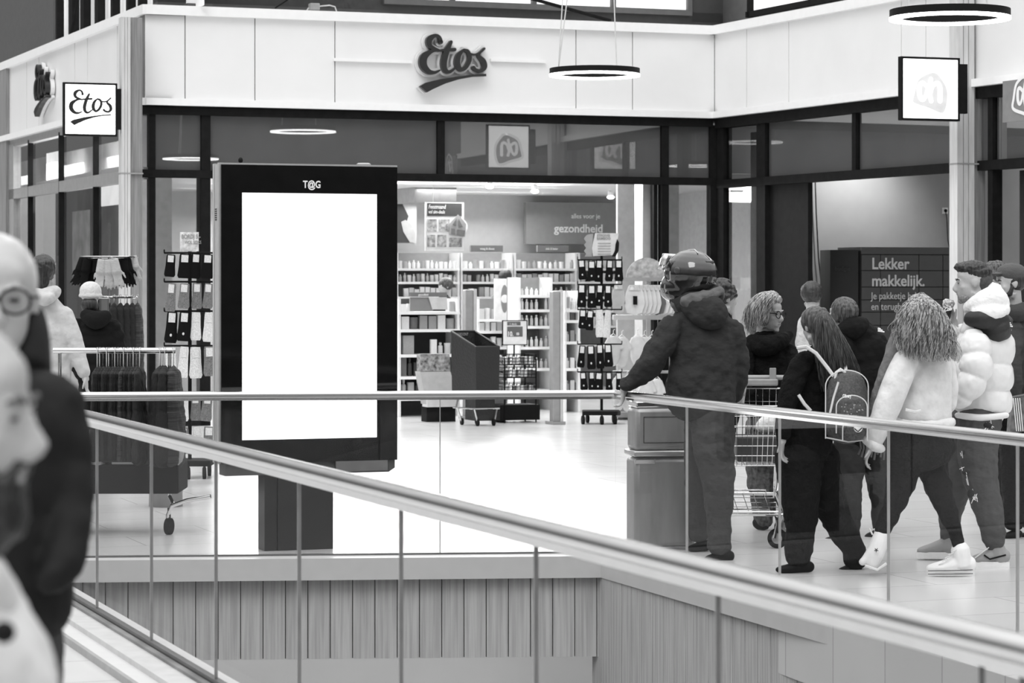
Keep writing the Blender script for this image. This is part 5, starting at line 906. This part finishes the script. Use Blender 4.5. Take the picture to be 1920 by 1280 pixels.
# customer and employee far inside
def small_person(x, y, hh, Y, yaw, lab, hm, top, vx=.012):
    hd = Head(x, y, hh, Y, yaw); k = hh/75; s_ = lambda q: q*k; ft = HZ+H*F/Y
    r = person(lab, Y, [(x,y+s_(48),s_(24)),(x,y+s_(75),s_(46)),(x,y+s_(140),s_(46)),(x,y+s_(200),s_(44))], [[(x-s_(42),y+s_(75),s_(17)),(x-s_(50),y+s_(130),s_(16)),(x-s_(46),y+s_(180),s_(12))], [(x+s_(42),y+s_(75),s_(17)),(x+s_(52),y+s_(130),s_(16)),(x+s_(40),y+s_(170),s_(12),-.2)]],
     [[(x-s_(20),y+s_(210),s_(28)),(x-s_(18),ft-s_(30),s_(16))], [(x+s_(20),y+s_(210),s_(28)),(x+s_(20),ft-s_(30),s_(16))]], hd, top, BK, base=(x, ft), voxel=vx, shoes=[dict(hx=x-s_(28), tx=x-s_(6), ys=ft, h=s_(18), wd=s_(10)), dict(hx=x+s_(10), tx=x+s_(32), ys=ft, h=s_(18), wd=s_(10))])
    mb = MB(); hd.e(mb, (0,-.08,.15), (.37,.46,.41)); obj('hair', mb, hm, r, vox=.01, sm=1); return r
small_person(948, 522, 34, 36.0, 170, 'dark-haired customer among the shelves behind the pale oval poster', H_BLACK, knit('customer_grey', .25)); small_person(834, 537, 32, 35.2, -60, 'shop worker in a dark grey top beside the gift gondola', H_BROWN, GYJ)
# ---------------------------------------------------------------- racks of socks and clothes
rs = random.Random(4)
def sock_pack_proto(dark, pale, belly, tall):
    """a pair of socks on a card: body, label; hung from z = 0"""
    b = MB(); b.limb_local = None;     b.ring([[V((math.cos(t)*a, math.sin(t)*.12, z)) for t in [2*math.pi*i/10 for i in range(10)]] for a, z in ((.36,0),(.40,-.1),(.42,-.5),(.48,-.8),(.50,-.9),(.4,-1))])
    m1 = mesh_of(b, dark, 'sock_pair'); l = MB(); l.hexa((0,-.14,-.19), (.52,0,0), (0,.04,0), (0,0,.30)); m2 = mesh_of(l, pale, 'card_label')
    m3 = None
    if belly: d = MB(); d.ell((0,-.14,-.75), (.09,.04,.05), None, 8); m3 = mesh_of(d, pale, 'round_sticker')
    return m1, m2, m3
CARD = M('label_card', .62, .5, amp=.4, sc=25); SKD = M('sock_black', .007, .9, bump=.3, spec=.1); SKG = M('sock_grey', .16, .9, amp=.8, sc=40, bump=.3); SKP = M('sock_pale', .62, .9, amp=.35, sc=30)
SP = {'d': sock_pack_proto(SKD, CARD, True, 1), 'g': sock_pack_proto(SKG, CARD, False, 1), 'p': sock_pack_proto(SKP, CARD, False, 1), 'k': sock_pack_proto(SKD, CARD, False, 1)}
def hang_pack(kind, x, y, wpx, hpx, Y, label, group, name='sock_pack', cat='socks'):
    p = P(x+rs.uniform(-2,2), y+rs.uniform(-1,1.5), Y); k = Y/F; wpx *= rs.uniform(.82,1.02); hpx *= rs.uniform(.9,1.04); sc = (wpx*k, max(wpx*k*.7, .05), hpx*k); m1, m2, m3 = SP[kind]; o = place(m1, name, p, 0, sc, label, cat, group); o.rotation_euler = (0, rs.uniform(-.09,.09), rs.uniform(-.3,.3))
    for m_, n_ in ((m2, 'card_label'), (m3, 'round_sticker')):
        if m_: c_ = bpy.data.objects.new(n_, m_); COL.objects.link(c_); c_.parent = o
def rack(x0, x1, Y, ytop, bars, label, xs_pole, base=True, hooks=True, name='display_rack', cast=None):
    k = Y/F; xm = xs_pole; r = empty(name, V(((xm-960)*k, Y+.12, 0)), label, 'rack'); mb = MB(); mb.tube([P(xm, HZ+(H-.12)/k, Y+.12), P(xm, ytop, Y+.12)], .016, 8); obj('pole', mb, DARK, r)
    for y in bars:
        mb = MB(); mb.tube([P(x0, y, Y), P(x1, y, Y)], .008, 6); mb.tube([P(x0, y, Y), P(x0, y-6, Y-.02)], .006, 5); mb.tube([P(x1, y, Y), P(x1, y-6, Y-.02)], .006, 5); mb.tube([P(xm, y, Y), P(xm, y, Y+.12)], .008, 6); obj('cross_bar', mb, DARK, r)
    if base:
        mb = MB(); mb.box(V(((xm-960)*k, Y+.1, .13)), (x1-x0)*k*.85, .35, .05); obj('base', mb, DARK, r, smooth=False, bevel=.01)
        for dx, dy in ((-.42,-.14),(0,-.2),(.3,-.16),(-.3,.2),(.3,.2)):
            mb = MB(); c = V(((xm-960)*k+(x1-x0)*k*dx, Y+.1+dy, .05)); mb.lathe(c-V((.014,0,0)), [(0,0),(.05,0),(.05,.028),(0,.028)], 16, (1,.2,0)); mb.tube([c, c+V((0,0,.09))], .01, 6); obj('castor', mb, DARK, r)
    return r
# drugstore sock rack
Y = 30.3; rack(1083, 1166, Y, 476, (487, 533, 580, 645, 697), 'tall black sock rack on castors beside the grey pillar', 1128)
for i, (y, h) in enumerate(((487, 40), (533, 42), (580, 38), (645, 44), (697, 36))):
    for j in range(5):
        if i in (1, 2, 3) and j == 4: continue
        kd = 'p' if (i == 2 and j in (2, 3)) else 'd'
        hang_pack(kd, 1091+j*17, y+1, 18 if i < 4 else 17, h+(14 if kd == 'p' else 0), Y-.05-(j % 2)*.02, ('pale' if kd == 'p' else 'black')+' sock pair hanging in the %s tier of the tall entrance sock rack' % ORD[i], '%s %s tier socks of the entrance rack' % ('pale' if kd == 'p' else 'dark', ORD[i]))
r = empty('rack_header', P(1130, 482, Y), 'pale printed header card with dark crescent on top of the tall sock rack', 'sign')
mb = MB(); mb.prism([P(1112,480,Y), P(1110,465,Y), P(1116,437,Y), P(1160,437,Y), P(1158,452,Y), P(1150,478,Y)], V((0,.012,0))); obj('card', mb, M('header_pale', .58, .6), r, smooth=False)
mb = MB(); mb.prism([P(1157,448,Y-.01), P(1161,455,Y-.01), P(1160,470,Y-.01), P(1154,481,Y-.01), P(1147,481,Y-.01), P(1153,470,Y-.01), P(1154,458,Y-.01)], V((0,.01,0))); obj('crescent', mb, DARK, r, smooth=False)
mb = MB(); mb.prism([P(x, y, Y+.01) for x, y in ((1110,481),(1096,481),(1099,476),(1095,470),(1099,465),(1095,459),(1099,454),(1095,447),(1100,440),(1112,438))], V((0,.01,0))); obj('zigzag_card', mb, MIDG, r, smooth=False)
for i, (tx, y) in enumerate((('STRONG', 443), ('BAMBOO', 449))): text('lettering', tx, .038, P(1119, y, Y-.006), (1,0,0), MIDG, r, bold=.001)
mb = MB(); [mb.box(P(1133, 456+i*5, Y-.004), .15, .004, .008) for i in range(5)]; obj('printed_lines', mb, MIDG, r, smooth=False)
# baby clothes stand
Y = 31.4; k = Y/F; r = empty('baby_clothes_stand', V(((1200-960)*k, Y, 0)), 'pale stand with an arched header hung with bibs and baby clothes', 'rack')
mb = MB(); mb.prism([P(1174,522,Y)]+[P(1212-38*math.cos(t), 521-38*math.sin(t), Y) for t in [math.pi*i/16 for i in range(1, 16)]]+[P(1250,522,Y)], V((0,.03,0))); obj('arched_header', mb, M('header_grey', .42, .6, amp=.4, sc=18), r, smooth=False)
for y0, y1, m_ in ((520, 527, MIDG), (590, 599, M('bar_pale', .5)), (695, 699, MIDG)): mb = MB(); mb.box(P(1205, (y0+y1)/2, Y), 112*k, .25, (y1-y0)*k); obj('shelf_bar', mb, m_, r, smooth=False)
mb = MB(); mb.box(P(1216, 650, Y+.1), .05, .05, 260*k); obj('upright', mb, MATS['gate_pale'], r, smooth=False); mb = MB(); mb.box(V(((1205-960)*k, Y, .06)), 110*k, .4, .06); obj('base', mb, MIDG, r, smooth=False)
mb = MB(); mb.box(P(1205, 770, Y+.1), .6, .2, .2); obj('lower_bin', mb, MIDG, r, smooth=False)
def bib(x, y, wpx, hpx, Y, m, lab, grp, dep=.02):
    k = Y/F; mb = MB(); mb.prism([P(x-wpx*.28,y,Y), P(x-wpx*.42,y+hpx*.25,Y), P(x-wpx*.5,y+hpx*.6,Y), P(x-wpx*.36,y+hpx*.92,Y), P(x,y+hpx,Y), P(x+wpx*.36,y+hpx*.92,Y), P(x+wpx*.5,y+hpx*.6,Y), P(x+wpx*.42,y+hpx*.25,Y), P(x+wpx*.28,y,Y)], V((0,dep,0))); b = MB(); b.box(P(x, y+3, Y-.008), wpx*.5*k, .01, 10*k)
    o = obj('baby_bib', mb, m, smooth=False, bevel=.006, label=lab, cat='bib', group=grp); obj('hang_card', b, CARD, o, smooth=False); return o
BIB = M('bib_cream', .66, .8, amp=.1); BIBD = M('bib_dark', .12, .8)
bib(1160, 534, 27, 56, 31.0, M('bib_grey', .48, .8), 'long pale oval bib hanging between the sock rack and the white bibs', None)
for i in range(9): bib(1190+i*8.2, 536, 40 if i == 0 else 36, 55, 31.0+i*.035, BIBD if i in (5,) else BIB, 'pale bib in the close row on the baby clothes stand' if i not in (0, 5) else ('front white bib with a small dark picture' if i == 0 else 'dark bib among the pale bibs in the row'), 'pale bibs in a row' if i not in (0, 5) else None)
mb = MB(); mb.box(P(1191, 563, 30.97), 8*k, .006, 16*k); obj('bib_picture', mb, DARK, label='small dark square picture on the front white bib', cat='picture', smooth=False)
def romper(x, y, wpx, hpx, Y, m, lab, grp):
    mb = MB(); mb.limb([(x,y+4,wpx*.22,0,wpx*.12),(x,y+hpx*.3,wpx*.36,0,wpx*.16),(x,y+hpx*.7,wpx*.38,0,wpx*.16),(x,y+hpx*.95,wpx*.22,0,wpx*.12)], Y, 12); [mb.limb([(x+s_*wpx*.2,y+6,wpx*.13,0,wpx*.1),(x+s_*wpx*.5,y+hpx*.42,wpx*.11,0,wpx*.09)], Y, 10) for s_ in (-1, 1)]
    o = obj('baby_romper', mb, m, vox=.01, sm=2, label=lab, cat='baby clothes', group=grp); h_ = MB(); h_.tube([P(x-wpx*.2,y+3,Y), P(x,y-3,Y), P(x+wpx*.2,y+3,Y)], .006, 5); h_.tube([P(x,y-3,Y), P(x,y-9,Y), P(x+3,y-11,Y)], .005, 5); obj('hanger', h_, WHITE, o)
for i, (x, y) in enumerate(((1150, 628), (1166, 630), (1195, 628), (1208, 630), (1222, 630), (1236, 632))): romper(x, y, 34, 58, 31.0+i*.05, BIB, 'pale baby romper on a hanger in the middle row of the stand', 'middle row rompers')
for i, (x, y) in enumerate(((1160, 704), (1176, 706), (1214, 706), (1232, 708))): romper(x, y, 30, 66, 31.05+i*.05, BIB, 'pale baby romper on a hanger in the lowest row of the stand', 'lowest row rompers')
# outdoor sock rack beside the totem
Y = 22.0; rack(308, 404, Y, 470, (474, 528, 583, 648, 735), 'black wire sock rack between the grey column and the totem', 356)
for i, (y, kinds, h, n) in enumerate(((476, 'kkkk', 46, 4), (530, 'gggg', 52, 4), (585, 'ddpp', 58, 4), (650, 'pppg', 60, 4), (738, 'ppgg', 50, 4), (800, 'ggpg', 50, 4))):
    for j in range(n): hang_pack(kinds[j], 322+j*23, y, 25, h, Y-.05-(j % 2)*.03, {'k': 'black knitted', 'g': 'patterned grey', 'd': 'black stickered', 'p': 'pale spotted'}[kinds[j]]+' sock pair in the %s tier of the rack beside the totem' % ORD[i], '%s %s socks beside the totem' % (ORD[i], kinds[j]))
r = empty('price_card', P(355, 472, Y), 'white handwritten price card clipped on the rack beside the totem', 'sign'); mb = MB(); mb.box(P(355, 453, Y), 35*Y/F, .008, 36*Y/F); obj('card', mb, CARD, r, smooth=False)
text('lettering', 'BORDJ 5,-', .05, P(340, 447, Y-.006), (1,0,0), MIDG, r, bold=.001, xs=.75); text('lettering', 'WOL SOKS', .04, P(346, 457, Y-.006), (1,0,0), MIDG, r, xs=.7)
# glove carousel and hanging dark trousers
Y = 23.5; k = Y/F; r = empty('glove_carousel', V(((205-960)*k, Y, 0)), 'round steel carousel of gloves and dark coats by the timber column', 'rack'); c0 = P(205, 482, Y)
mb = MB(); mb.tube([V((c0.x, Y, .05)), V((c0.x, Y, P(0,418,Y).z))], .016, 8); obj('pole', mb, CHROME, r)
for z_, q in ((c0.z, .25), (P(0,557,Y).z, .24)): mb = MB(); mb.tube([V((c0.x+math.cos(t)*q, Y+math.sin(t)*q, z_)) for t in [2*math.pi*i/28 for i in range(28)]], .009, 6, True); [mb.tube([V((c0.x, Y, z_)), V((c0.x+math.cos(t)*q, Y+math.sin(t)*q, z_))], .006, 5) for t in (0, 1.57, 3.14, 4.71)]; obj('ring_bar', mb, CHROME, r)
mb = MB(); mb.lathe(V((c0.x, Y, 0)), [(.3,0),(.3,.03),(.05,.06),(0,.06)], 24); obj('foot', mb, DARK, r)
def glove(x, y, hpx, Y, m, lab, grp, lean=0):
    k = Y/F; p = P(x, y, Y); L_ = hpx*k; mb = MB(); d = V((lean, 0, -1)).normalized(); mb.tube([p, p+d*L_*.5], [L_*.19, L_*.2], 10); hand(mb, p+d*L_*.36, d, (1 if lean >= 0 else -1, .25, 0), L_*.82, 14, 9)
    obj('knitted_glove', mb, m, vox=.009, sm=1, label=lab, cat='glove', group=grp)
GD = M('glove_dark', .006, .9, bump=.3, spec=.1); GP = M('glove_pale', .40, .9, bump=.5, bsc=60)
for i, (x, m_, ln) in enumerate(((158, GD, -.35), (166, GD, -.2), (174, GD, -.1), (182, GD, .05), (222, GD, .05), (230, GD, .1), (236, GD, .2))): glove(x, 484, 50, Y-.1-.04*(i % 2), m_, 'black knitted glove hanging from the round carousel', 'black gloves on the carousel', ln)
for i, (x, ln) in enumerate(((193, -.15), (203, .05), (212, .25))): glove(x, 486, 52, Y-.26, GP, 'pale fuzzy glove at the front of the round carousel', 'pale front gloves on the carousel', ln)
for i, (x, ln) in enumerate(((240, .1), (248, .22))): glove(x, 480, 46, Y-.05, GP, 'pale fuzzy glove on the column side of the carousel', 'pale gloves on the column side', ln)
def garment(x, y, hw, hpx, Y, m, lab, grp, hook=14, dep=.20, flare=1.3, wire=CHROME, cat='garment', name='hanging_garment'):
    k = Y/F; r = empty(name, P(x, y+hook, Y), lab, cat, grp); mb = MB(); dp = dep/k
    mb.limb([(x,y+hook+2,hw*.25,0,dp*.22),(x,y+hook+10,hw*.7,0,dp*.7),(x,y+hook+22,hw,0,dp),(x,y+hook+hpx*.6,hw*flare,0,dp),(x,y+hook+hpx,hw*flare,0,dp)], Y, 14, 4); obj('cloth', mb, m, r, vox=.012, sm=1, disp=(.02,.05))
    mb = MB(); mb.tube([P(x+2, y+1, Y), P(x+1, y-4, Y), P(x-2, y-3, Y), P(x, y+4, Y), P(x, y+hook+3, Y)], .0035, 5); obj('hanger_hook', mb, wire, r); return r
GB = M('garment_black', .005, .9, bump=.5, bsc=30); GRB = M('garment_ribbed', .02, .8, amp=.95, sc=1.2, stretch=(2, 2, 70), bump=.6, bsc=2)
for i, (x, m_) in enumerate(((214, GB), (226, GB), (238, GB), (248, GB), (258, GRB))): garment(x, 556, 9, 150, Y-.2+.05*i, m_, 'long dark coat hanging under the gloves on the carousel' if m_ is GB else 'dark coat with pale trimmed edge under the gloves', 'long dark coats on the carousel' if m_ is GB else None, hook=10, dep=.12)
# clothes rail on castors
Y = 17.2; k = Y/F; r = empty('clothes_rail', V(((222-960)*k, Y, 0)), 'chrome clothes rail on castors packed with black garments behind the balustrade', 'rack')
mb = MB(); mb.tube([P(100, 657, Y), P(329, 657, Y)], .019, 14); obj('top_rail', mb, STEEL, r)
for x in (318, 112): mb = MB(); mb.tube([P(x, 660, Y+.02), P(x, 930, Y+.02)], .012, 10); obj('upright', mb, CHROME, r)
mb = MB(); mb.tube([P(395, 930, Y-.1), P(350, 938, Y-.08), P(322, 948, Y-.06), P(315, 965, Y-.05), P(315, 990, Y-.05)], .014, 10); mb.tube([P(318, 930, Y), P(325, 945, Y-.06)], .012, 8); obj('curved_foot', mb, CHROME, r)
for x in (317, 118): mb = MB(); c = P(x, 992, Y-.05); c.z = .055; mb.lathe(c-V((.014,0,0)), [(0,0),(.055,0),(.055,.03),(0,.03)], 18, (1,-.3,0)); mb.tube([c, c+V((0,0,.12))], .011, 6); obj('castor', mb, DARK, r)
mb = MB(); mb.box(P(235, 893, Y+.1), 218*k, .5, 54*k); obj('bottom_tray', mb, M('tray_black', .005, .7, spec=.1), r, smooth=False, bevel=.01); mb = MB(); mb.box(P(235, 868, Y-.16), 50*k, .01, 4*k); obj('tray_label', mb, MIDG, r, smooth=False)
for i in range(15):
    x = 182+i*5.6+rs.uniform(-1, 1); rb = i in (9, 13); garment(x, 655, 6.5, 175, Y-.03+.02*(i % 3), GRB if rb else GB, 'black garment on a wire hanger in the packed stretch of the rail' if not rb else 'ribbed dark garment in the packed stretch of the rail', 'black garments packed on the rail' if not rb else 'ribbed garments packed on the rail', dep=.19, flare=1.5, hook=30)
for i, (x, m_) in enumerate(((262, GB), (300, GB), (305, GB), (309, GB), (325, GRB))): garment(x, 655, 13 if i else 8, 178, Y-.05+.03*(i % 3), m_, 'black garment hanging spaced out towards the rail end' if m_ is GB else 'ribbed shiny dark garment at the very end of the rail', 'black garments near the rail end' if m_ is GB else None, dep=.2, flare=1.7, hook=30)
FUR = M('pale_fur', .42, .95, bump=.8, bsc=50); soft_ = lambda lm, lab, nm='pale_garment': (lambda mb: ([mb.limb(l, Y) for l in lm], obj(nm, mb, FUR, vox=.01, sm=1, disp=(.02,.03), label=lab, cat='garment')))(MB())
soft_([[(178,788,9,-.1),(180,830,12,-.1),(184,868,15,-.1)]], 'pale fluffy garment hanging at the packed end under the rail'); soft_([[(310,822,7,-.1),(312,850,9,-.1)]], 'narrow pale scarf hanging below the spaced garments'); soft_([[(333,825,9,-.12),(334,850,11,-.12),(330,866,10,-.12)]], 'thick pale fur trim hanging at the end of the rail')
c = V(((311-960)*19.3/F, 19.3, 0)); r = empty('round_bin', c, 'low round steel bin behind the clothes rail castor', 'bin'); mb = MB(); mb.lathe(c, [(.0,0),(.125,0),(.125,.19),(.13,.2),(0,.2)], 24); obj('drum', mb, M('drum_steel', .25, .35, .7), r); mb = MB(); mb.lathe(c+V((0,0,.16)), [(.128,0),(.131,.01),(.128,.02)], 24); obj('hoop', mb, CHROME, r)
# ---------------------------------------------------------------- shopping trolley
Y = 16.35; k = Y/F; cx = (1404-960)*k; r = empty('shopping_trolley', V((cx, Y+.35, 0)), 'chrome wire shopping trolley pushed by the blonde woman', 'trolley')
def B3(s_, t, z): # s across -1..1, t 0 near .. 1 handle end, z
    wd = .19+.06*t+.03*(z-.5); return V((cx+.03+s_*wd, Y+.02+t*.75-(.0 if z > .6 else -.1*(1-t)), z))
def grid(a, b, c_, d, n1, n2, rr=.0022):
    mb = MB(); L1 = lambda p, q, t: p+(q-p)*t
    for i in range(n1+1): mb.tube([L1(a, b, i/n1), L1(d, c_, i/n1)], rr if 0 < i < n1 else rr*2, 5)
    for i in range(n2+1): mb.tube([L1(a, d, i/n2), L1(b, c_, i/n2)], rr if 0 < i < n2 else rr*2, 5)
    return mb
z0, z1 = .50, .88
obj('front_wire_panel', grid(B3(-1,0,z0), B3(1,0,z0), B3(1,0,z1), B3(-1,0,z1), 12, 6), CHROME, r)
for s_ in (-1, 1): obj('side_wire_panel', grid(B3(s_,0,z0), B3(s_,1,z0+.04), B3(s_,1,.96), B3(s_,0,z1), 20, 6), CHROME, r)
obj('floor_wire_panel', grid(B3(-1,0,z0), B3(1,0,z0), B3(1,1,z0+.04), B3(-1,1,z0+.04), 10, 14), CHROME, r)
obj('rear_wire_panel', grid(B3(-1,1,.62), B3(1,1,.62), B3(1,1,.96), B3(-1,1,.96), 12, 4), CHROME, r)
mb = MB(); mb.tube([B3(-1.15,1.06,1.03), B3(1.15,1.06,1.03)], .017, 12); obj('handle', mb, M('handle_grey', .30, .4), r)
mb = MB(); mb.box(B3(0,1.0,1.0), .46, .05, .045); obj('handle_board', mb, M('wood_bar', .33, .5, amp=.3, sc=8), r, smooth=False, bevel=.01)
mb = MB(); mb.box(P(1449, 700, Y+.78), 13*k, .012, 22*k); obj('coin_holder', mb, MIDG, r, smooth=False, bevel=.004)
mb = MB()
for s_ in (-1, 1):
    mb.tube([B3(s_*1.1,1.05,1.02), B3(s_,1.0,.9), B3(s_,.85,.5), V((cx+s_*.23,Y+.55,.30)), V((cx+s_*.235,Y,.20)), V((cx+s_*.235,Y-.03,.12))], .011, 8); mb.tube([V((cx+s_*.235,Y+.55,.30)), V((cx+s_*.25,Y+.68,.13))], .011, 8); mb.tube([B3(s_*.8,.15,z0), V((cx+s_*.2,Y+.4,.28))], .009, 8)
mb.tube([V((cx-.23,Y+.5,.29)), V((cx+.23,Y+.5,.29))], .009, 8); mb.tube([V((cx-.235,Y+.02,.2)), V((cx+.235,Y+.02,.2))], .009, 8); obj('frame', mb, CHROME, r)
obj('lower_rack', grid(V((cx-.2,Y,.22)), V((cx+.2,Y,.22)), V((cx+.2,Y+.45,.30)), V((cx-.2,Y+.45,.30)), 6, 4, .003), CHROME, r)
mb = MB(); mb.tube([V((cx-.13,Y-.05,.36)), V((cx+.10,Y-.05,.36)), V((cx+.12,Y-.05,.24)), V((cx-.10,Y-.05,.24))], .005, 6, True); obj('front_loop', mb, CHROME, r)
for x, y_, d in ((1321, 1002, .1), (1458, 1010, -.08), (1300, 985, .72), (1470, 985, .66)):
    c = V(((x-960)*(Y+d)/F, Y+d, .062)); w_ = empty('castor', c, None, None); w_.parent = r; w_.location = c-wloc(r); mb = MB(); mb.lathe(c-V((.006,.012,0)), [(.03,0),(.062,0),(.064,.012),(.062,.024),(.03,.024)], 20, (.45,1,0)); obj('tyre', mb, DARK, w_); mb = MB(); mb.lathe(c-V((.006,.014,0)), [(0,0),(.034,0),(.034,.028),(0,.028)], 14, (.45,1,0)); obj('hub', mb, MIDG, w_)
    mb = MB(); mb.tube([c+V((-.02,-.02,0)), c+V((0,0,.08)), c+V((0,.01,.11))], .013, 6); obj('fork', mb, CHROME, w_)
mb = MB(); c = B3(-.25,.85,.93); mb.hexa(c, V((.14,0,-.02)), V((0,.03,.0)), V((.03,0,.20))); o = obj('printed_pack', mb, M('pack_print', .28, .5, amp=.9, sc=30), smooth=False, bevel=.004, label='printed food pack sticking up behind the trolley handle end', cat='pack')
mb = MB(); c = B3(.2,.3,.60); mb.hexa(c, V((.26,0,0)), V((0,.3,0)), V((0,0,.16))); obj('grocery_box', mb, M('dark_box', .06, .5), smooth=False, bevel=.01, label='dark grocery box lying on the trolley floor', cat='box')
mb = MB(); mb.limb([(1428,800,14,.25),(1445,792,18,.25),(1465,800,14,.25)], Y); obj('pale_bag', mb, M('bag_pale', .7, .5, bump=.4), vox=.008, sm=2, label='pale crumpled bag on top of the grocery box in the trolley', cat='bag')
# ---------------------------------------------------------------- parcel locker and wall socket
lk = Fr(P(1615, 0, 31.0), (.9367, .35)); r = empty('parcel_locker', lk.w(lk.U(1704), .3, 0), 'wide grey parcel locker wall with white slogan lettering', 'locker'); LK = M('locker_grey', .085, .5, amp=.05)
zt, xs_ = lk.Z(1615, 463), (1615, 1651, 1723, 1768, 1815); mb = MB(); lk.box(mb, lk.U(1615), lk.U(1815), 0, zt, .02, .6); obj('cabinet', mb, M('locker_gap', .03, .6), r, smooth=False)
mb = MB(); lk.box(mb, lk.U(1615), lk.U(1815), lk.Z(1615, 477)+.006, zt, 0, .02); obj('top_fascia', mb, LK, r, smooth=False)
for a, b in zip(xs_, xs_[1:]):
    zs = [lk.Z(1615, y) for y in (477, 507, 538, 562, 585, 610, 640, 680, 730, 790)]+[.05]
    for c_, d in zip(zs, zs[1:]): mb = MB(); lk.box(mb, lk.U(a)+.005, lk.U(b)-.005, d+.005, c_-.005, 0, .02); obj('locker_door', mb, LK, r, smooth=False)
kt = 31.0/F
for s_, x, y, px, b_, xs2 in (('Lekker', 1634, 504, 21, .0035, .95), ('makkelijk.', 1634, 536, 21, .0035, .95), ('Je pakketje halen', 1633, 561, 13.5, 0, .86), ('en terugbrengen', 1633, 581, 13.5, 0, .86)): text('lettering', s_, px*kt/.70, lk.w(lk.U(x), -.003, lk.Z(1615, y)-.0), lk.u, M('slogan_white', .72, .5), r, bold=b_, xs=xs2)
mb = MB(); mb.prism([lk.w(lk.U(1575), .25, 0), lk.w(lk.U(1613), .05, 0), lk.w(lk.U(1613), .55, 0), lk.w(lk.U(1575)+.02, .55, 0)], V((0,0,lk.Z(1590, 468)))); o = obj('dark_side_cabinet', mb, M('side_cabinet', .02, .5), smooth=False, label='dark narrow cabinet standing beside the parcel locker', cat='cabinet'); text('lettering', 'budgie', .07, lk.w(lk.U(1580), .20, lk.Z(1590, 507)), (lk.w(lk.U(1613), .05, 0)-lk.w(lk.U(1575), .25, 0)), M('dim_letters', .06), o)
c = mk.w(mk.U(1771), -.01, mk.Z(1771, 395)); r = empty('wall_socket', c, 'white wall socket with a black plug above the parcel locker', 'socket'); mb = MB(); mb.hexa(c, mk.u*.08, mk.n*.02, V((0,0,.08))); obj('plate', mb, WHITE, r, smooth=False, bevel=.005); mb = MB(); mb.ell(c-mk.n*.02, (.022,.03,.022)); obj('plug', mb, BLACK, r)
pts = [mk.w(mk.U(x), -.03, mk.Z(1771, y)) for x, y in ((1771,396),(1773,410),(1774,430),(1775,450),(1779,470))]; mb = MB(); mb.tube(pts, .006, 6); obj('power_cable', mb, BLACK, label='short black cable dropping from the wall socket to the locker', cat='cable')
for a, lb in ((((1525,338),(1527,400),(1531,480),(1537,540)), 'thick dark cable hanging beside the dark door panel'), (((1513,400),(1517,460),(1521,535)), 'thin faint cable hanging closest to the dark door panel')): mb = MB(); mb.tube([mk.w(mk.U(x), -.05, mk.Z(1525, y)) for x, y in a], .008 if '400' in str(a[1]) else .004, 6); obj('hanging_cable', mb, BLACK, label=lb, cat='cable')
# carrier bag of the cap man
mb = MB(); Y = 16.5; mb.prism([P(1898,745,Y), P(1950,735,Y), P(1948,806,Y), P(1894,812,Y)], V((0,.12,0))); r = obj('carrier_bag', mb, M('plaid_bag', .10, .7, amp=.7, sc=20), smooth=False, label='dark plaid carrier bag with pale stripes beside the capped man', cat='bag')
mb = MB(); [mb.tube([P(1900+i*4, 746, Y-.004), P(1906+i*4, 808, Y-.004)], .003, 4) for i in range(4)]; obj('stripes', mb, WHITE, r)
# side window panels; the glowing white ones are added to brighten the receding glazing
for q, (x, y0, y1, g) in enumerate(((45, 330, 400, .8), (95, 360, 480, .12), (150, 395, 520, .5), (100, 285, 350, .8), (205, 345, 385, .9))):
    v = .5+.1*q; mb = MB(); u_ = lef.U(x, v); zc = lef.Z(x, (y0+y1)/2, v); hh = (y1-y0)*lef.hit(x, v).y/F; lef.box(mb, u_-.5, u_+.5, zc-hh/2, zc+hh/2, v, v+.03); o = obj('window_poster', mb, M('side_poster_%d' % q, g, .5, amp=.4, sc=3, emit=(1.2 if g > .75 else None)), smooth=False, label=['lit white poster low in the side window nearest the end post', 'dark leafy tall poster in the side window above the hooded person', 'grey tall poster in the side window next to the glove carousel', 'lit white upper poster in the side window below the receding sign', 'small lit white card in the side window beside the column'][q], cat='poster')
